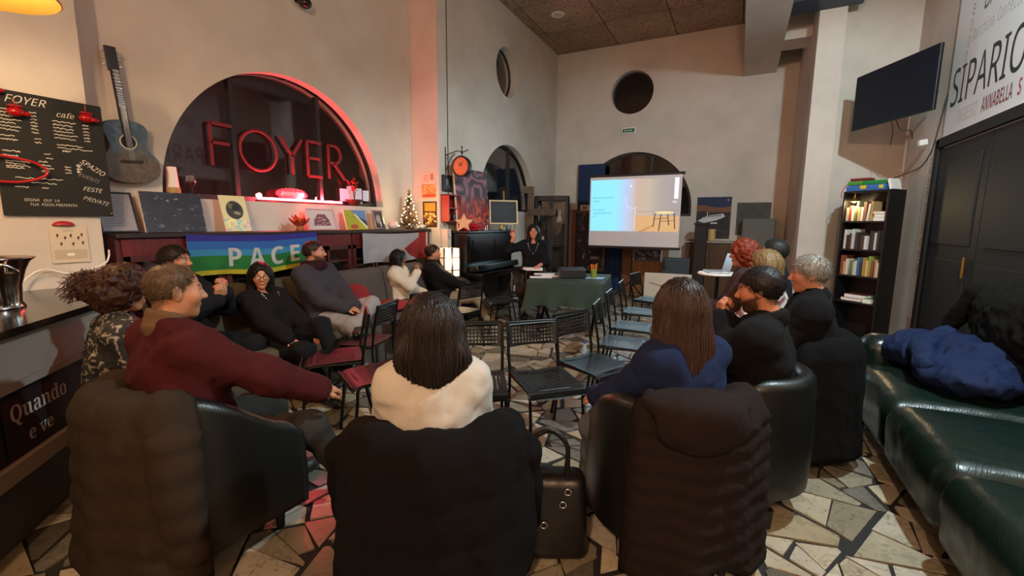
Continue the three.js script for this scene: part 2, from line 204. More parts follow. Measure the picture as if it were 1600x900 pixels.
// floor: broken marble paving set in dark grout
{
  const fl = structGroup('floor'); part(fl, 'grout', uvMetres(box(XR - XL + .5, .12, ZF - ZB + .5, (XR + XL) / 2, -.068, (ZF + ZB) / 2)), M('#211f1c', .85, { map: T.grout }));
  const R = rng(77); const x0 = XL - .15, x1 = XR + .15, z0 = ZB - .15, z1 = 1.0;
  const palette = ['#b9ae98', '#c6bba5', '#aca48f', '#a89a80', '#beb6a6', '#98917f', '#c9bfae', '#8b8270', '#77736b', '#66625a'];
  const sm = palette.map((c, i) => M(c, .34 + .05 * (i % 3), { map: T.stone, roughnessMap: T.wear }));
  const pieces = [];
  const areaOf = p => { let a = 0; for (let i = 0; i < p.length; i++) { const q = p[(i + 1) % p.length]; a += p[i][0] * q[1] - q[0] * p[i][1]; } return a / 2; };
  const cut = (poly, nx, nz, k) => { const out = []; for (let i = 0; i < poly.length; i++) { const a = poly[i], b = poly[(i + 1) % poly.length], da = a[0] * nx + a[1] * nz - k, db = b[0] * nx + b[1] * nz - k; if (da <= 0) out.push(a); if (da * db < 0) { const u = da / (da - db); out.push([mix(a[0], b[0], u), mix(a[1], b[1], u)]); } } return out; };
  const done = []; const stack = [[[x0, z0], [x1, z0], [x1, z1], [x0, z1]]];
  while (stack.length) {                                           // break the slab into stones along random cracks
    const p = stack.pop(), A = Math.abs(areaOf(p)); const lim = .035 + .11 * R() * R();
    if (A < lim) { done.push(p); continue; }
    let cx = 0, cz = 0, far = 0, fx = 1, fz = 0; for (const q of p) { cx += q[0] / p.length; cz += q[1] / p.length; }
    for (let i = 0; i < p.length; i++) for (let j = i + 1; j < p.length; j++) { const d = Math.hypot(p[i][0] - p[j][0], p[i][1] - p[j][1]); if (d > far) { far = d; fx = (p[j][0] - p[i][0]) / d; fz = (p[j][1] - p[i][1]) / d; } }
    const a = Math.atan2(fz, fx) + (R() - .5) * 1.3, nx = Math.cos(a), nz = Math.sin(a); const k = cx * nx + cz * nz + (R() - .5) * .3 * Math.sqrt(A);
    const q1 = cut(p, nx, nz, k), q2 = cut(p, -nx, -nz, -k); if (q1.length < 3 || q2.length < 3) { done.push(p); continue; } stack.push(q1, q2);
  }
  for (const p0 of done) {
    let p = p0, s = [0, 0]; const sgn = areaOf(p) > 0 ? 1 : -1; for (const q of p) { s[0] += q[0] / p.length; s[1] += q[1] / p.length; }
    const gap = () => .003 + .016 * R() * R() + (R() < .12 ? .014 : 0);
    for (let i = 0; i < p0.length; i++) { const a = p0[i], b = p0[(i + 1) % p0.length], L = Math.hypot(b[0] - a[0], b[1] - a[1]); if (L < 1e-4) continue; const j = (R() - .5) * .09; let nx = sgn * (b[1] - a[1]) / L, nz = -sgn * (b[0] - a[0]) / L; const c = Math.cos(j), sn = Math.sin(j);[nx, nz] = [nx * c - nz * sn, nx * sn + nz * c]; const mx = (a[0] + b[0]) / 2, mz = (a[1] + b[1]) / 2; p = cut(p, nx, nz, mx * nx + mz * nz - gap()); if (p.length < 3) break; }
    if (p.length < 3) continue;
    for (let i = 0; i < 2; i++) if (R() < .55) { const v = p[Math.floor(R() * p.length)], dx = v[0] - s[0], dz = v[1] - s[1], d = Math.hypot(dx, dz); if (d > .09) { p = cut(p, dx / d, dz / d, (s[0] * dx + s[1] * dz) / d + d * (.72 + .22 * R())); } }   // a knocked-off corner
    if (p.length < 3) continue; const area = Math.abs(areaOf(p)); if (area < .002) continue;
    const top = -.001 + .003 * R(); const sh = polyShape(p.map(q => [q[0], -q[1]])); const g = new THREE.ExtrudeGeometry(sh, { depth: .01, bevelEnabled: false }); g.rotateX(-Math.PI / 2); g.translate(0, top - .01, 0);
    const u = uvMetres(g); const uv = u.attributes.uv, ou = R() * 5, ov = R() * 5, an = R() * 6.28; for (let i = 0; i < uv.count; i++) { const a = uv.getX(i), b = uv.getY(i); uv.setXY(i, a * Math.cos(an) - b * Math.sin(an) + ou, a * Math.sin(an) + b * Math.cos(an) + ov); }
    const dist = Math.hypot(s[0], s[1]), ang = Math.atan2(s[0], -s[1]); const vis = ang > -1.32 && ang < .45 && s[1] < -.3 ? area / (dist * dist * dist) : 0;
    const pr = R(); pieces.push([vis, u, sm[pr < .86 ? Math.floor(pr / .86 * 8) : 8 + (pr > .94)]]);
  }
  pieces.sort((a, b) => b[0] - a[0]);
  const rest = new Map();
  pieces.forEach((p, i) => { if (i < 300) part(fl, 'paving_stone', p[1], p[2]); else { if (!rest.has(p[2])) rest.set(p[2], []); rest.get(p[2]).push(p[1]); } });
  let ri = 0; for (const [m, gs] of rest) { const o = part(fl, 'far_paving', merge(gs), m); o.userData.kind = 'stuff'; }
}
// windows: frame, bars, panes
function archShape(c, base, r, stilt) { const s = new THREE.Shape(); s.moveTo(c - r, base); s.lineTo(c + r, base); s.lineTo(c + r, base + stilt); s.absarc(c, base + stilt, r, 0, Math.PI, false); s.lineTo(c - r, base); return s; }
function archWindow(n, w, place, bars, depth = .05) {
  const g = structGroup(n); const st = w.stilt || 0; const ring = archShape(0, 0, w.r, st); ring.holes.push(new THREE.Path(archShape(0, .05, w.r - .05, Math.max(st - .05, 0) + .0).getPoints(40)));
  part(g, 'window_frame', place(extrude(ring, depth, 0, 40)), mats.frameDark);
  for (const b of bars) { const h = Math.sqrt(Math.max(.01, w.r * w.r - b * b)) + st - .03; part(g, 'mullion', place(box(.045, h, depth + .02, b, h / 2, depth / 2)), mats.frameDark); }
  const xs = [-w.r + .02, ...bars, w.r - .02];
  for (let i = 0; i + 1 < xs.length; i++) { const a = xs[i], b = xs[i + 1], pts = [[a, 0.02], [b, 0.02]]; for (let k = 0; k <= 14; k++) { const x = mix(b, a, k / 14); pts.push([x, Math.sqrt(Math.max(0, (w.r - .02) ** 2 - x * x)) + st]); } const pg = extrude(polyShape(pts), .006); pg.translate(0, 0, depth / 2 - .003); part(g, 'pane', place(pg), mats.glass); }
  return g;
}
const onLeft = (x, c, base) => g => { g.rotateY(Math.PI / 2); g.translate(x, base, c); return g; };      // local x -> -z, local z -> +x
archWindow('window_1', W1, onLeft(XL - .17, W1.c, W1.base), [-.62, .42].map(v => v), .05);
archWindow('window_2', W2, onLeft(XREAR - .17, W2.c, W2.base), [.2]);
archWindow('window_3', W3, g => { g.translate(W3.c, W3.base, ZB - .17); return g; }, [-.55, .35]);
function roundWindow(n, r, place) { const g = structGroup(n); part(g, 'window_frame', place(new THREE.TorusGeometry(r - .012, .022, 8, 48)), mats.frameDark); const d = new THREE.CylinderGeometry(r - .01, r - .01, .006, 48); d.rotateX(Math.PI / 2); part(g, 'pane', place(d), mats.glass); }
roundWindow('window_4', R1.r, g => { g.rotateY(Math.PI / 2); g.translate(XREAR - .17, R1.y, R1.c); return g; });
roundWindow('window_5', R2.r, g => { g.translate(R2.c, R2.y, ZB - .17); return g; });
// the street side outside: dark wall of the house opposite with a pale drain pipe, and pavement
single('opposite_facade', uvMetres(box(.3, 6.5, 16, XL - 3.6, 3.0, -4.5)), M('#6d6258', .95, { map: T.plaster }), 'dark house wall across the street seen through the arched window', 'building');
single('drain_pipe', bar([XL - 2.9, -.2, -2.55], [XL - 2.9, 6, -2.55], .05), M('#8d8d88', .6), 'pale vertical drain pipe outside the arched window with red letters', 'pipe');
single('street_pavement', box(4, .1, 16, XL - 2.2, -.3, -4.5), M('#2a2928', .95), 'dark street pavement outside the left windows', 'pavement');
single('rear_facade', uvMetres(box(8, 6.5, .3, -2, 3, ZB - 3.2)), M('#3d4148', .95, { map: T.plaster }), 'dark house wall behind the far arched window', 'building');
// ceiling spot
{ const t = thing('recessed_ceiling_light', 'round pale unlit recessed light in the brown ceiling', 'ceiling light', [-3.27, HC - .005, -8.35]); part(t, 'rim', new THREE.TorusGeometry(.11, .014, 8, 32).rotateX(Math.PI / 2), mats.white); part(t, 'lens', cyl(.1, .1, .012), M('#cfc4b8', .6)); }
// luminaires
{ const p = COOL_POS, t = thing('unseen_spotlight', 'unseen white ceiling spotlight above the green sofa, lighting the right side', 'lamp', [0, 0, 0]);  // out of view above the frame, placed to light the right side coolly
  part(t, 'rod', bar([p[0], p[1] + .2, p[2]], [p[0], HC - .0, p[2]], .012), mats.white); const a = V3(1.1 - p[0], .8 - p[1], -4.3 - p[2]).normalize();
  const sh = lathe([[.03, .2], [.085, .12], [.1, .02], [.092, .02], [.078, .11], [.02, .18]], 24); sh.applyQuaternion(new THREE.Quaternion().setFromUnitVectors(V3(0, -1, 0), a)); sh.translate(...p); part(t, 'lamp_shade', sh, mats.white);
  const em = new THREE.CylinderGeometry(.075, .075, .01, 20); em.applyQuaternion(new THREE.Quaternion().setFromUnitVectors(V3(0, -1, 0), a)); const e = V3(...p).addScaledVector(a, -.06); em.translate(e.x, e.y, e.z); part(t, 'bulb', em, M('#ffffff', .5, { emissive: new THREE.Color(.86, .95, 1), emissiveIntensity: 6 })); }
function pendant(p, label) { const t = thing('pendant_lamp', label, 'lamp', [0, 0, 0]); part(t, 'cord', bar([p[0], p[1] + .22, p[2]], [p[0], HC, p[2]], .005), mats.black);
  part(t, 'lamp_shade', lathe([[.02, .25], [.05, .24], [.075, .17], [.15, .09], [.235, 0.02], [.25, -.005], [.243, -.008], [.225, .015], [.14, .08], [.062, .165], [.03, .22]], 36, ...p), M('#a8843a', .35, { metalness: .85 }));
  part(t, 'bulb', sph(.045, p[0], p[1] - .02, p[2]), M('#fff0d8', .5, { emissive: new THREE.Color(1, .75, .45), emissiveIntensity: 8 })); return t; }
pendant(WARM_POS, 'gold bell-shaped pendant lamp above the bar, at the upper left corner');
{ const p = WARM2_POS, t = thing('unseen_globe_lamp', 'unseen white glass globe lamp behind the viewer, lighting walls and backs', 'lamp', [0, 0, 0]); part(t, 'cord', bar([p[0], p[1] + .12, p[2]], [p[0], HC, p[2]], .005), mats.black); part(t, 'cap', cyl(.05, .03, .05, p[0], p[1] + .13, p[2]), mats.brass); part(t, 'globe', sph(.12, ...p, 1, 1, 1, 24), M('#fff4e4', .5, { emissive: new THREE.Color(1, .68, .42), emissiveIntensity: 3 })); }  // out of view behind the camera, placed to warm the left wall and backs
// ------------------------------------------------------------ pictures and boards
function picture(name, label, cat, pos, turn, w, h, tex, o = {}) {
  const t = thing(name, label, cat, pos, turn, o.group); const d = o.depth ?? .02, fw = o.frame ?? 0; const L = new THREE.Group(); L.rotation.x = -(o.lean ?? 0); L.rotation.z = o.tilt ?? 0;
  const add = (n, g, m) => { g.applyMatrix4(new THREE.Matrix4().makeRotationFromEuler(new THREE.Euler(-(o.lean ?? 0), 0, o.tilt ?? 0, 'ZXY'))); return part(t, n, g, m); };
  add(o.backName ?? 'backing', box(w - .002, h - .002, d, 0, h / 2, d / 2), o.back ?? mats.white);
  const pg = new THREE.PlaneGeometry(w - fw * 2, h - fw * 2); pg.translate(0, h / 2, d + .002); add(o.faceName ?? 'picture_face', pg, tex.isMaterial ? tex : M('#ffffff', o.rough ?? .7, { map: tex }));
  if (fw) { const s = polyShape([[-w / 2, 0], [w / 2, 0], [w / 2, h], [-w / 2, h]]); s.holes.push(new THREE.Path([[-w / 2 + fw, fw], [w / 2 - fw, fw], [w / 2 - fw, h - fw], [-w / 2 + fw, h - fw]].map(p => new THREE.Vector2(...p)))); const g = extrude(s, d + .012); add('frame', g, o.frameMat ?? mats.black); }
  return t;
}
const scribble = (g, x, y, w, n, R, h = 5) => { g.beginPath(); let cx = x; g.moveTo(cx, y); for (let i = 0; i < n; i++) { cx += w / n; g.lineTo(cx, y + (R() - .5) * h); } g.stroke(); };
const TL = Math.PI / 2;                                            // faces +x from the left wall
// ------------------------------------------------------------ bar
const barAng = Math.atan2(-.69, -.72), BX = -2.73, BZ = -.67;      // front edge runs this way
{
  const u = [-.7071, -.7071], n = [.7071, -.7071]; const A = [BX - u[0] * 2.0, BZ - u[1] * 2.0], B = [BX + u[0] * .98, BZ + u[1] * .98];
  const t = thing('bar_counter', 'long bar with glossy dark top, grey front and black lettered band', 'bar', [0, 0, 0]);
  const poly = o => [[A[0] - n[0] * o, A[1] - n[1] * o], [B[0] - n[0] * o, B[1] - n[1] * o], [-4.19, -1.58 + o * .6], [-4.19, 1.6], [-1.9, 1.75]];
  const ext = (o, y0, y1) => { const g = extrude(polyShape(poly(o).map(p => [p[0], -p[1]])), y1 - y0); g.rotateX(-Math.PI / 2); g.translate(0, y0, 0); return uvMetres(g); };
  part(t, 'worktop', ext(0, 0.995, 1.03), M('#120c09', .16, { bump: T.fine, bumpScale: .0002 }), 'glossy dark worktop');
  part(t, 'front_panel', ext(.05, .78, .995), M('#8c8880', .7, { map: T.plaster }));
  part(t, 'ledge', ext(.035, .745, .78), M('#8a857c', .7, { map: T.plaster }));
  part(t, 'lower_body', ext(.07, .42, .745), M('#0c0c0c', .6));
  part(t, 'plinth', ext(.04, .34, .42), M('#8f806c', .7, { map: T.plaster }));
  part(t, 'base', ext(.12, 0, .34), M('#4c443b', .8, { map: T.plaster }));
  const tex = canvasTex(1024, 256, (g, w, h) => { g.fillStyle = '#0b0b0b'; g.fillRect(0, 0, w, h); g.fillStyle = '#a9a49b'; g.font = 'bold 96px serif'; g.fillText('Quando', 40, 108); g.font = 'bold 84px serif'; g.fillText('e ve', 130, 218); });
  const pg = new THREE.PlaneGeometry(1.1, .28); const ry = Math.atan2(n[0], n[1]); const c = [BX + u[0] * .6 - n[0] * .066, BZ + u[1] * .6 - n[1] * .066];
  pg.rotateY(ry); pg.translate(c[0], .57, c[1]); part(t, 'lettered_panel', pg, M('#ffffff', .6, { map: tex }), 'black band with pale serif lettering');
}
{ // champagne bucket
  const t = thing('ice_bucket', 'polished steel ice bucket standing on the bar top', 'bucket', [-3.5, 1.03, -.86]);
  part(t, 'body', lathe([[.001, 0], [.115, 0], [.118, .006], [.105, .03], [.112, .12], [.135, .2], [.155, .245], [.175, .262], [.178, .27], [.165, .272], [.148, .25], [.128, .2], [.105, .12], [.098, .04], [.001, .035]], 40), M('#b9b4ac', .14, { metalness: 1 }));
  part(t, 'handle', tube([[.13, .19, .03], [.19, .2, .05], [.195, .24, .0], [.19, .2, -.05], [.13, .19, -.03]], .01), mats.chrome);
}
// ------------------------------------------------------------ left pier: menu board and ornaments
{
  const R = rng(5); const tex = canvasTex(700, 1000, (g, w, h) => {
    g.fillStyle = '#161614'; g.fillRect(0, 0, w, h); g.strokeStyle = g.fillStyle = '#cfcabd'; g.save(); g.transform(1, .0, -.1, 1, 0, 0); g.font = 'italic 84px sans-serif'; g.fillText('FOYER', 95, 92); g.font = 'italic 60px serif'; g.fillText('cafe', 400, 150); g.restore();
    g.lineWidth = 5; const rows = (x, y, n, dy, w, px) => { for (let i = 0; i < n; i++) { g.lineWidth = 6; scribble(g, x, y + i * dy, w * (.55 + .45 * R()), 16, R, 11); if (px) scribble(g, px, y + i * dy, 42, 6, R, 12); } };
    rows(20, 150, 7, 27, 160, 225); rows(40, 360, 2, 30, 150, 235); rows(360, 190, 6, 28, 170, 555); rows(370, 385, 2, 26, 300); rows(400, 437, 1, 0, 70);
    rows(40, 480, 1, 24, 150, 280); rows(40, 515, 1, 0, 150, 290); rows(240, 545, 1, 0, 70, 480); rows(50, 560, 4, 18, 160); rows(250, 575, 3, 24, 90, 400); rows(480, 560, 3, 24, 40);
    rows(90, 690, 1, 0, 430); rows(180, 725, 1, 0, 250); rows(80, 765, 1, 0, 130, 240);
    g.font = 'italic 30px sans-serif'; g.fillText('SEGNA   QUI  LA', 120, 880); g.fillText('TUA  PIZZA PREFERITA', 150, 918);
    const rot = (s, x, y, a, f, c) => { g.save(); g.translate(x, y); g.rotate(a); g.font = f; g.fillStyle = c; g.fillText(s, 0, 0); g.restore(); };
    rot('SPAZIO', 500, 520, .62, 'italic 58px sans-serif', '#d8d3c7'); rot('EVENTI', 480, 640, .42, 'italic 46px sans-serif', '#8d8a82'); rot('FESTE', 500, 770, .12, 'italic 52px sans-serif', '#cfcabd'); rot('PRIVATE', 490, 850, .3, 'italic 50px sans-serif', '#c2bdb1');
  });
  const t = picture('menu_board', 'black menu board with chalk lettering on the pale pier', 'board', [-4.195, 1.525, -1.41], TL, .56, .78, tex, { depth: .02, back: mats.black, rough: .75, faceName: 'chalk_face' });
  part(t, 'pin', sph(.008, .265, .02, .03), mats.brass);
  for (const [y, z, lab] of [[2.17, -1.235, 'red glossy bauble hanging over the board title'], [2.2, -1.585, 'red glossy bauble hanging at the board upper right corner'], [2.29, -1.13, 'red glossy bauble hanging at the left frame edge']]) {
    const b = thing('red_bauble', lab, 'ornament', [-4.13, y, z], 0, 'red ornaments on the menu board'); part(b, 'ball', [sph(.034, 0, 0, 0, 1, .85, 1.25), sph(.02, 0, -.004, -.045, .8, .7, 1.3)], M('#a00e10', .2)); part(b, 'bow', [sph(.018, .0, .035, .012, 1, .6, 1.4), sph(.018, 0, .035, -.012, 1, .6, 1.4)], M('#8a0c10', .5)); part(b, 'string', bar([0, .03, 0], [0, .085, 0], .003), mats.red);
  }
  single('bead_garland', tube([[-4.14, 1.9, -1.07], [-4.13, 1.885, -1.2], [-4.13, 1.86, -1.3], [-4.13, 1.81, -1.345], [-4.13, 1.765, -1.3], [-4.14, 1.735, -1.2], [-4.14, 1.735, -1.07]], .008, false, 8, 60), M('#b01818', .3), 'red looped bead garland hanging across the menu board', 'garland');
  const R2 = rng(8), dt = canvasTex(256, 300, (g, w, h) => { g.fillStyle = '#c9bca6'; g.fillRect(0, 0, w, h); g.fillStyle = '#4a3028'; for (const [x, y] of [[50, 70], [100, 90], [140, 72], [190, 92], [215, 66], [70, 140], [150, 142], [218, 135]]) { g.beginPath(); g.ellipse(x, y, 8, 13, .3, 0, 7); g.fill(); g.fillRect(x - 2, y + 8, 4, 16); } g.fillStyle = '#b7a890'; g.fillRect(16, 190, w - 32, 80); g.fillStyle = '#e8e2d2'; g.fillRect(100, 220, 50, 22); g.fillStyle = '#8f8270'; g.fillRect(90, 30, 70, 6); });
  picture('illustrated_notice', 'small beige notice with rows of dark drops under the menu board', 'notice', [-4.195, 1.2, -1.43], TL, .2, .25, dt, { depth: .006 });
  single('red_wall_lamp', tr(new THREE.SphereGeometry(.05, 20, 10, 0, Math.PI * 2, 0, Math.PI / 2).scale(.6, .6, 1.2), -4.19, 1.46, -1.41), mats.red, 'small red half-dome holder above the beige notice', 'holder');
  single('white_cable', tube([[-4.18, 1.28, -1.64], [-4.18, 1.23, -1.635], [-4.17, 1.18, -1.6], [-4.16, 1.14, -1.48], [-4.16, 1.13, -1.38], [-4.16, 1.16, -1.3], [-4.15, 1.16, -1.24], [-4.14, 1.12, -1.18], [-4.1, 1.07, -1.12]], .006, false, 6, 50), mats.white, 'white electric cable drooping along the pier above the bar', 'cable');
  picture('framed_notice', 'dark framed notice at the far left edge above the menu board', 'picture', [-4.195, 2.38, -.98], TL, .22, .3, M('#a98f86', .7), { depth: .015, frame: .015 });
}
// ------------------------------------------------------------ guitar on the wall
{
  const t = thing('acoustic_guitar', 'worn blue acoustic guitar hanging on the wall beside the menu board', 'guitar', [-4.497, 1.80, -1.955], TL); t.rotation.z = 0;
  const s = new THREE.Shape(); s.moveTo(0, 0); s.bezierCurveTo(.16, -.005, .2, .06, .195, .14); s.bezierCurveTo(.19, .21, .125, .235, .125, .29); s.bezierCurveTo(.125, .34, .15, .36, .145, .41); s.bezierCurveTo(.14, .465, .08, .48, 0, .478); s.bezierCurveTo(-.08, .48, -.14, .465, -.145, .41); s.bezierCurveTo(-.15, .36, -.125, .34, -.125, .29); s.bezierCurveTo(-.125, .235, -.19, .21, -.195, .14); s.bezierCurveTo(-.2, .06, -.16, -.005, 0, 0);
  const lean = g => { g.rotateZ(.07); return g; };
  const gtx = dataTex(256, (u, v) => { const n = tileNoise(u, v, 5, 61, 4), m = tileNoise(u, v, 16, 62, 3), k = sstep(.3, .62, v * .9 + .35 * (n - .5)); const c = [mix(.42, .36, k), mix(.36, .47, k), mix(.3, .55, k)]; const w = .8 + .5 * (m - .5); return [c[0] * w, c[1] * w, c[2] * w]; }, true);
  const top = new THREE.ShapeGeometry(s, 24); { const p = top.attributes.position, uv = top.attributes.uv; for (let i = 0; i < p.count; i++) uv.setXY(i, p.getX(i) / .4 + .5, p.getY(i) / .48); top.translate(0, 0, .101); }
  part(t, 'body', lean(extrude(s, .094, .003, 20)), M('#3c2a20', .5)); part(t, 'soundboard', lean(top), M('#ffffff', .45, { map: gtx }), 'worn blue and brown painted soundboard');
  part(t, 'rosette', lean(tr(new THREE.TorusGeometry(.054, .005, 6, 36), 0, .315, .102)), M('#cfc3a8', .5)); part(t, 'sound_hole', lean(cyl(.05, .05, .004, 0, .315, .102, 32, Math.PI / 2)), mats.black);
  part(t, 'bridge', lean(rbox(.15, .022, .012, .004, 0, .165, .106)), mats.darkWood); part(t, 'neck', lean(rbox(.052, .5, .025, .008, 0, .6, .095)), M('#241812', .5)); const fb = part(t, 'fingerboard', lean(box(.05, .56, .008, 0, .57, .112)), M('#17100c', .45));
  part(fb, 'frets', Array.from({ length: 14 }, (_, i) => lean(box(.05, .002, .003, 0, .84 - .5 * (1 - Math.pow(.944, i)) * 1.0, .117))), mats.chrome);
  part(t, 'headstock', lean(rbox(.075, .18, .02, .006, 0, .93, .09)), M('#1d120e', .4));
  for (const sx of [-1, 1]) for (let i = 0; i < 3; i++) part(t, 'tuning_peg', lean(rbox(.022, .014, .012, .004, sx * .052, .88 + i * .05, .088)), mats.chrome);
  part(t, 'strings', Array.from({ length: 6 }, (_, i) => lean(bar([-.017 + i * .0068, .17, .116], [-.015 + i * .006, .85, .119], .0007, 4))), mats.chrome);
}
// ------------------------------------------------------------ window sill: cup, glass, neon
const red1 = M('#6a1014', .6);
{
  const X = XL - .1, strokeW = .03, z0 = { F: [-2.69, -2.9], O: [-2.965, -3.39], Y: [-3.44, -3.715], E: [-3.785, -3.985], R: [-4.09, -4.34] };
  const t = thing('window_lettering', 'large thin red letters reading FOYER across the arched window glass', 'sign', [0, 0, 0]);
  const y0 = 2.03, y1 = 2.43, seg = (a, b) => strip([X, a[1], a[0]], [X, b[1], b[0]], strokeW, .012, [1, 0, 0]);
  const S = { F: z => [[[z[0], y0], [z[0], y1]], [[z[0], y1], [z[1], y1]], [[z[0], 2.25], [z[1] + .03, 2.25]]], Y: z => [[[z[0], y1], [(z[0] + z[1]) / 2, 2.23]], [[z[1], y1], [(z[0] + z[1]) / 2, 2.23]], [[(z[0] + z[1]) / 2, 2.24], [(z[0] + z[1]) / 2, y0]]], E: z => [[[z[0], y0], [z[0], y1]], [[z[0], y1], [z[1], y1]], [[z[0], 2.24], [z[1] + .02, 2.24]], [[z[0], y0], [z[1], y0]]] };
  for (const k of ['F', 'Y', 'E']) part(t, 'letter_' + k.toLowerCase(), S[k](z0[k]).map(q => seg(...q)), red1);
  { const c = (z0.O[0] + z0.O[1]) / 2, g = new THREE.TorusGeometry(.2, .015, 6, 48); g.scale(1.02, 1.02, .35); g.rotateY(TL); g.translate(X, 2.235, c); part(t, 'letter_o', g, red1); }
  { const z = z0.R; const pts = []; for (let i = 0; i <= 12; i++) { const a = Math.PI / 2 - Math.PI * i / 12; pts.push([z[0] - .1 - .09 * Math.cos(a), 2.325 + .105 * Math.sin(a)]); } const segs = [seg([z[0], y0], [z[0], y1]), seg([z[0], y1], pts[0]), seg(pts[12], [z[0], 2.22]), seg([z[0] - .08, 2.22], [z[1], y0])]; for (let i = 0; i < 12; i++) segs.push(seg(pts[i], pts[i + 1])); part(t, 'letter_r', segs, red1); }
  // neon tube
  const n = thing('neon_tube', 'glowing pink-red neon tube lying along the arched window sill', 'neon light', [0, 0, 0]);
  part(n, 'tube', bar([XL - .03, 1.735, -3.08], [XL - .03, 1.735, -4.2], .014, 10), M('#ff5070', .4, { emissive: new THREE.Color(1, .42, .5), emissiveIntensity: 3 })); part(n, 'holder', box(.03, .018, 1.16, XL - .03, 1.712, -3.64), M('#701018', .5));
  for (const z of [-3.25, -3.64, -4.03]) point([XL - .03, 1.775, z], new THREE.Color(1, .07, .1), LIGHT.neon / 3, 1.5);
  const ns = thing('red_sill_sign', 'small spiky-edged red light sign behind the neon tube', 'sign', [XL - .08, 1.72, -3.52], TL); const sh = []; for (let i = 0; i < 48; i++) { const a = i / 48 * Math.PI * 2, k = i % 2 ? 1 : .86; sh.push([.2 * k * Math.cos(a), .085 + .062 * k * Math.sin(a) + (Math.cos(a) > .9 ? -.01 : 0)]); }
  part(ns, 'plate', extrude(polyShape(sh), .02, .004), M('#d8202c', .5, { emissive: new THREE.Color(1, .12, .15), emissiveIntensity: .55 })); const R = rng(3); part(ns, 'lettering', Array.from({ length: 26 }, (_, i) => box(.006, .03 + .025 * R(), .01, -.14 + i * .0112, .085, .028, 0, 0, (R() - .5) * .6)), M('#ff6a6a', .5, { emissive: new THREE.Color(1, .3, .3), emissiveIntensity: .7 })); part(ns, 'foot', box(.2, .03, .03, 0, .012, .01), mats.black);
  // cups on the left of the sill
  const c = thing('paper_cup_stack', 'tall stack of white paper cups in a cardboard sleeve on the sill', 'cups', [XL - .05, 1.70, -2.30]); part(c, 'cups', lathe([[.001, .27], [.034, .27], [.036, .268], [.05, .06], [.001, .06]], 24), mats.white); part(c, 'sleeve', lathe([[.05, .09], [.054, .085], [.056, 0], [.001, 0]], 24), M('#a98a5c', .8));
  const wg = thing('wine_glass', 'stemmed wine glass with dark wine on the window sill', 'glass', [XL - .06, 1.70, -2.46]); part(wg, 'bowl', lathe([[.004, .005], [.034, 0], [.034, .004], [.005, .012], [.004, .09], [.02, .105], [.038, .14], [.04, .17], [.034, .21], [.032, .21], [.037, .17], [.035, .14], [.018, .108], [.001, .1]], 28), mats.glass); part(wg, 'wine', lathe([[.001, .106], [.017, .111], [.033, .142], [.034, .155], [.001, .155]], 24), M('#3a0a10', .2));
  // poinsettia in a bowl and the sheets on the glass
  const p = thing('poinsettia', 'red poinsettia in a dark bowl at the right end of the sill', 'plant', [XL - .04, 1.70, -4.42]); part(p, 'pot', lathe([[.001, 0], [.05, 0], [.1, .07], [.115, .085], [.1, .082], [.05, .02], [.001, .02]], 28), M('#3a1c18', .5)); const R3 = rng(12);
  part(p, 'stem', [bar([0, .05, 0], [.01, .24, .01], .006), bar([0, .05, 0], [-.02, .2, -.05], .005), bar([0, .05, 0], [.02, .27, .03], .005)], M('#3b4a26', .7));
  for (let i = 0; i < 24; i++) { const a = R3() * 6.28, l = .05 + .035 * R3(), s = polyShape([[0, 0], [.016, l * .4], [.01, l * .75], [0, l], [-.01, l * .75], [-.016, l * .4]]); const g = extrude(s, .0015); g.rotateX(-.6 - R3() * .7); g.rotateY(a); g.translate((R3() - .5) * .05, .18 + R3() * .14, (R3() - .5) * .1); part(p, 'leaf', g, i % 5 ? M('#b00f16', .6) : M('#2e4a22', .6)); }
  const R4 = rng(15); for (const [y, z, w, h, lab] of [[1.76, -4.32, .12, .16, 'leftmost pale blue sheet taped to the window glass beside the poinsettia'], [1.77, -4.44, .12, .19, 'middle pale blue sheet taped to the window glass behind the poinsettia'], [1.74, -4.57, .13, .2, 'tall pale blue sheet taped to the window right of the poinsettia'], [1.78, -4.71, .11, .14, 'white printed sheet at the right edge of the arched window']]) picture('paper_sheet', lab, 'paper', [XL - .12, y, z], TL, w, h, canvasTex(64, 80, (g, W, H) => { g.fillStyle = '#b9cfe8'; g.fillRect(0, 0, W, H); g.strokeStyle = '#6e86a8'; for (let i = 0; i < 7; i++) scribble(g, 8, 14 + i * 9, 46, 6, R4, 2); }), { depth: .002 });
}
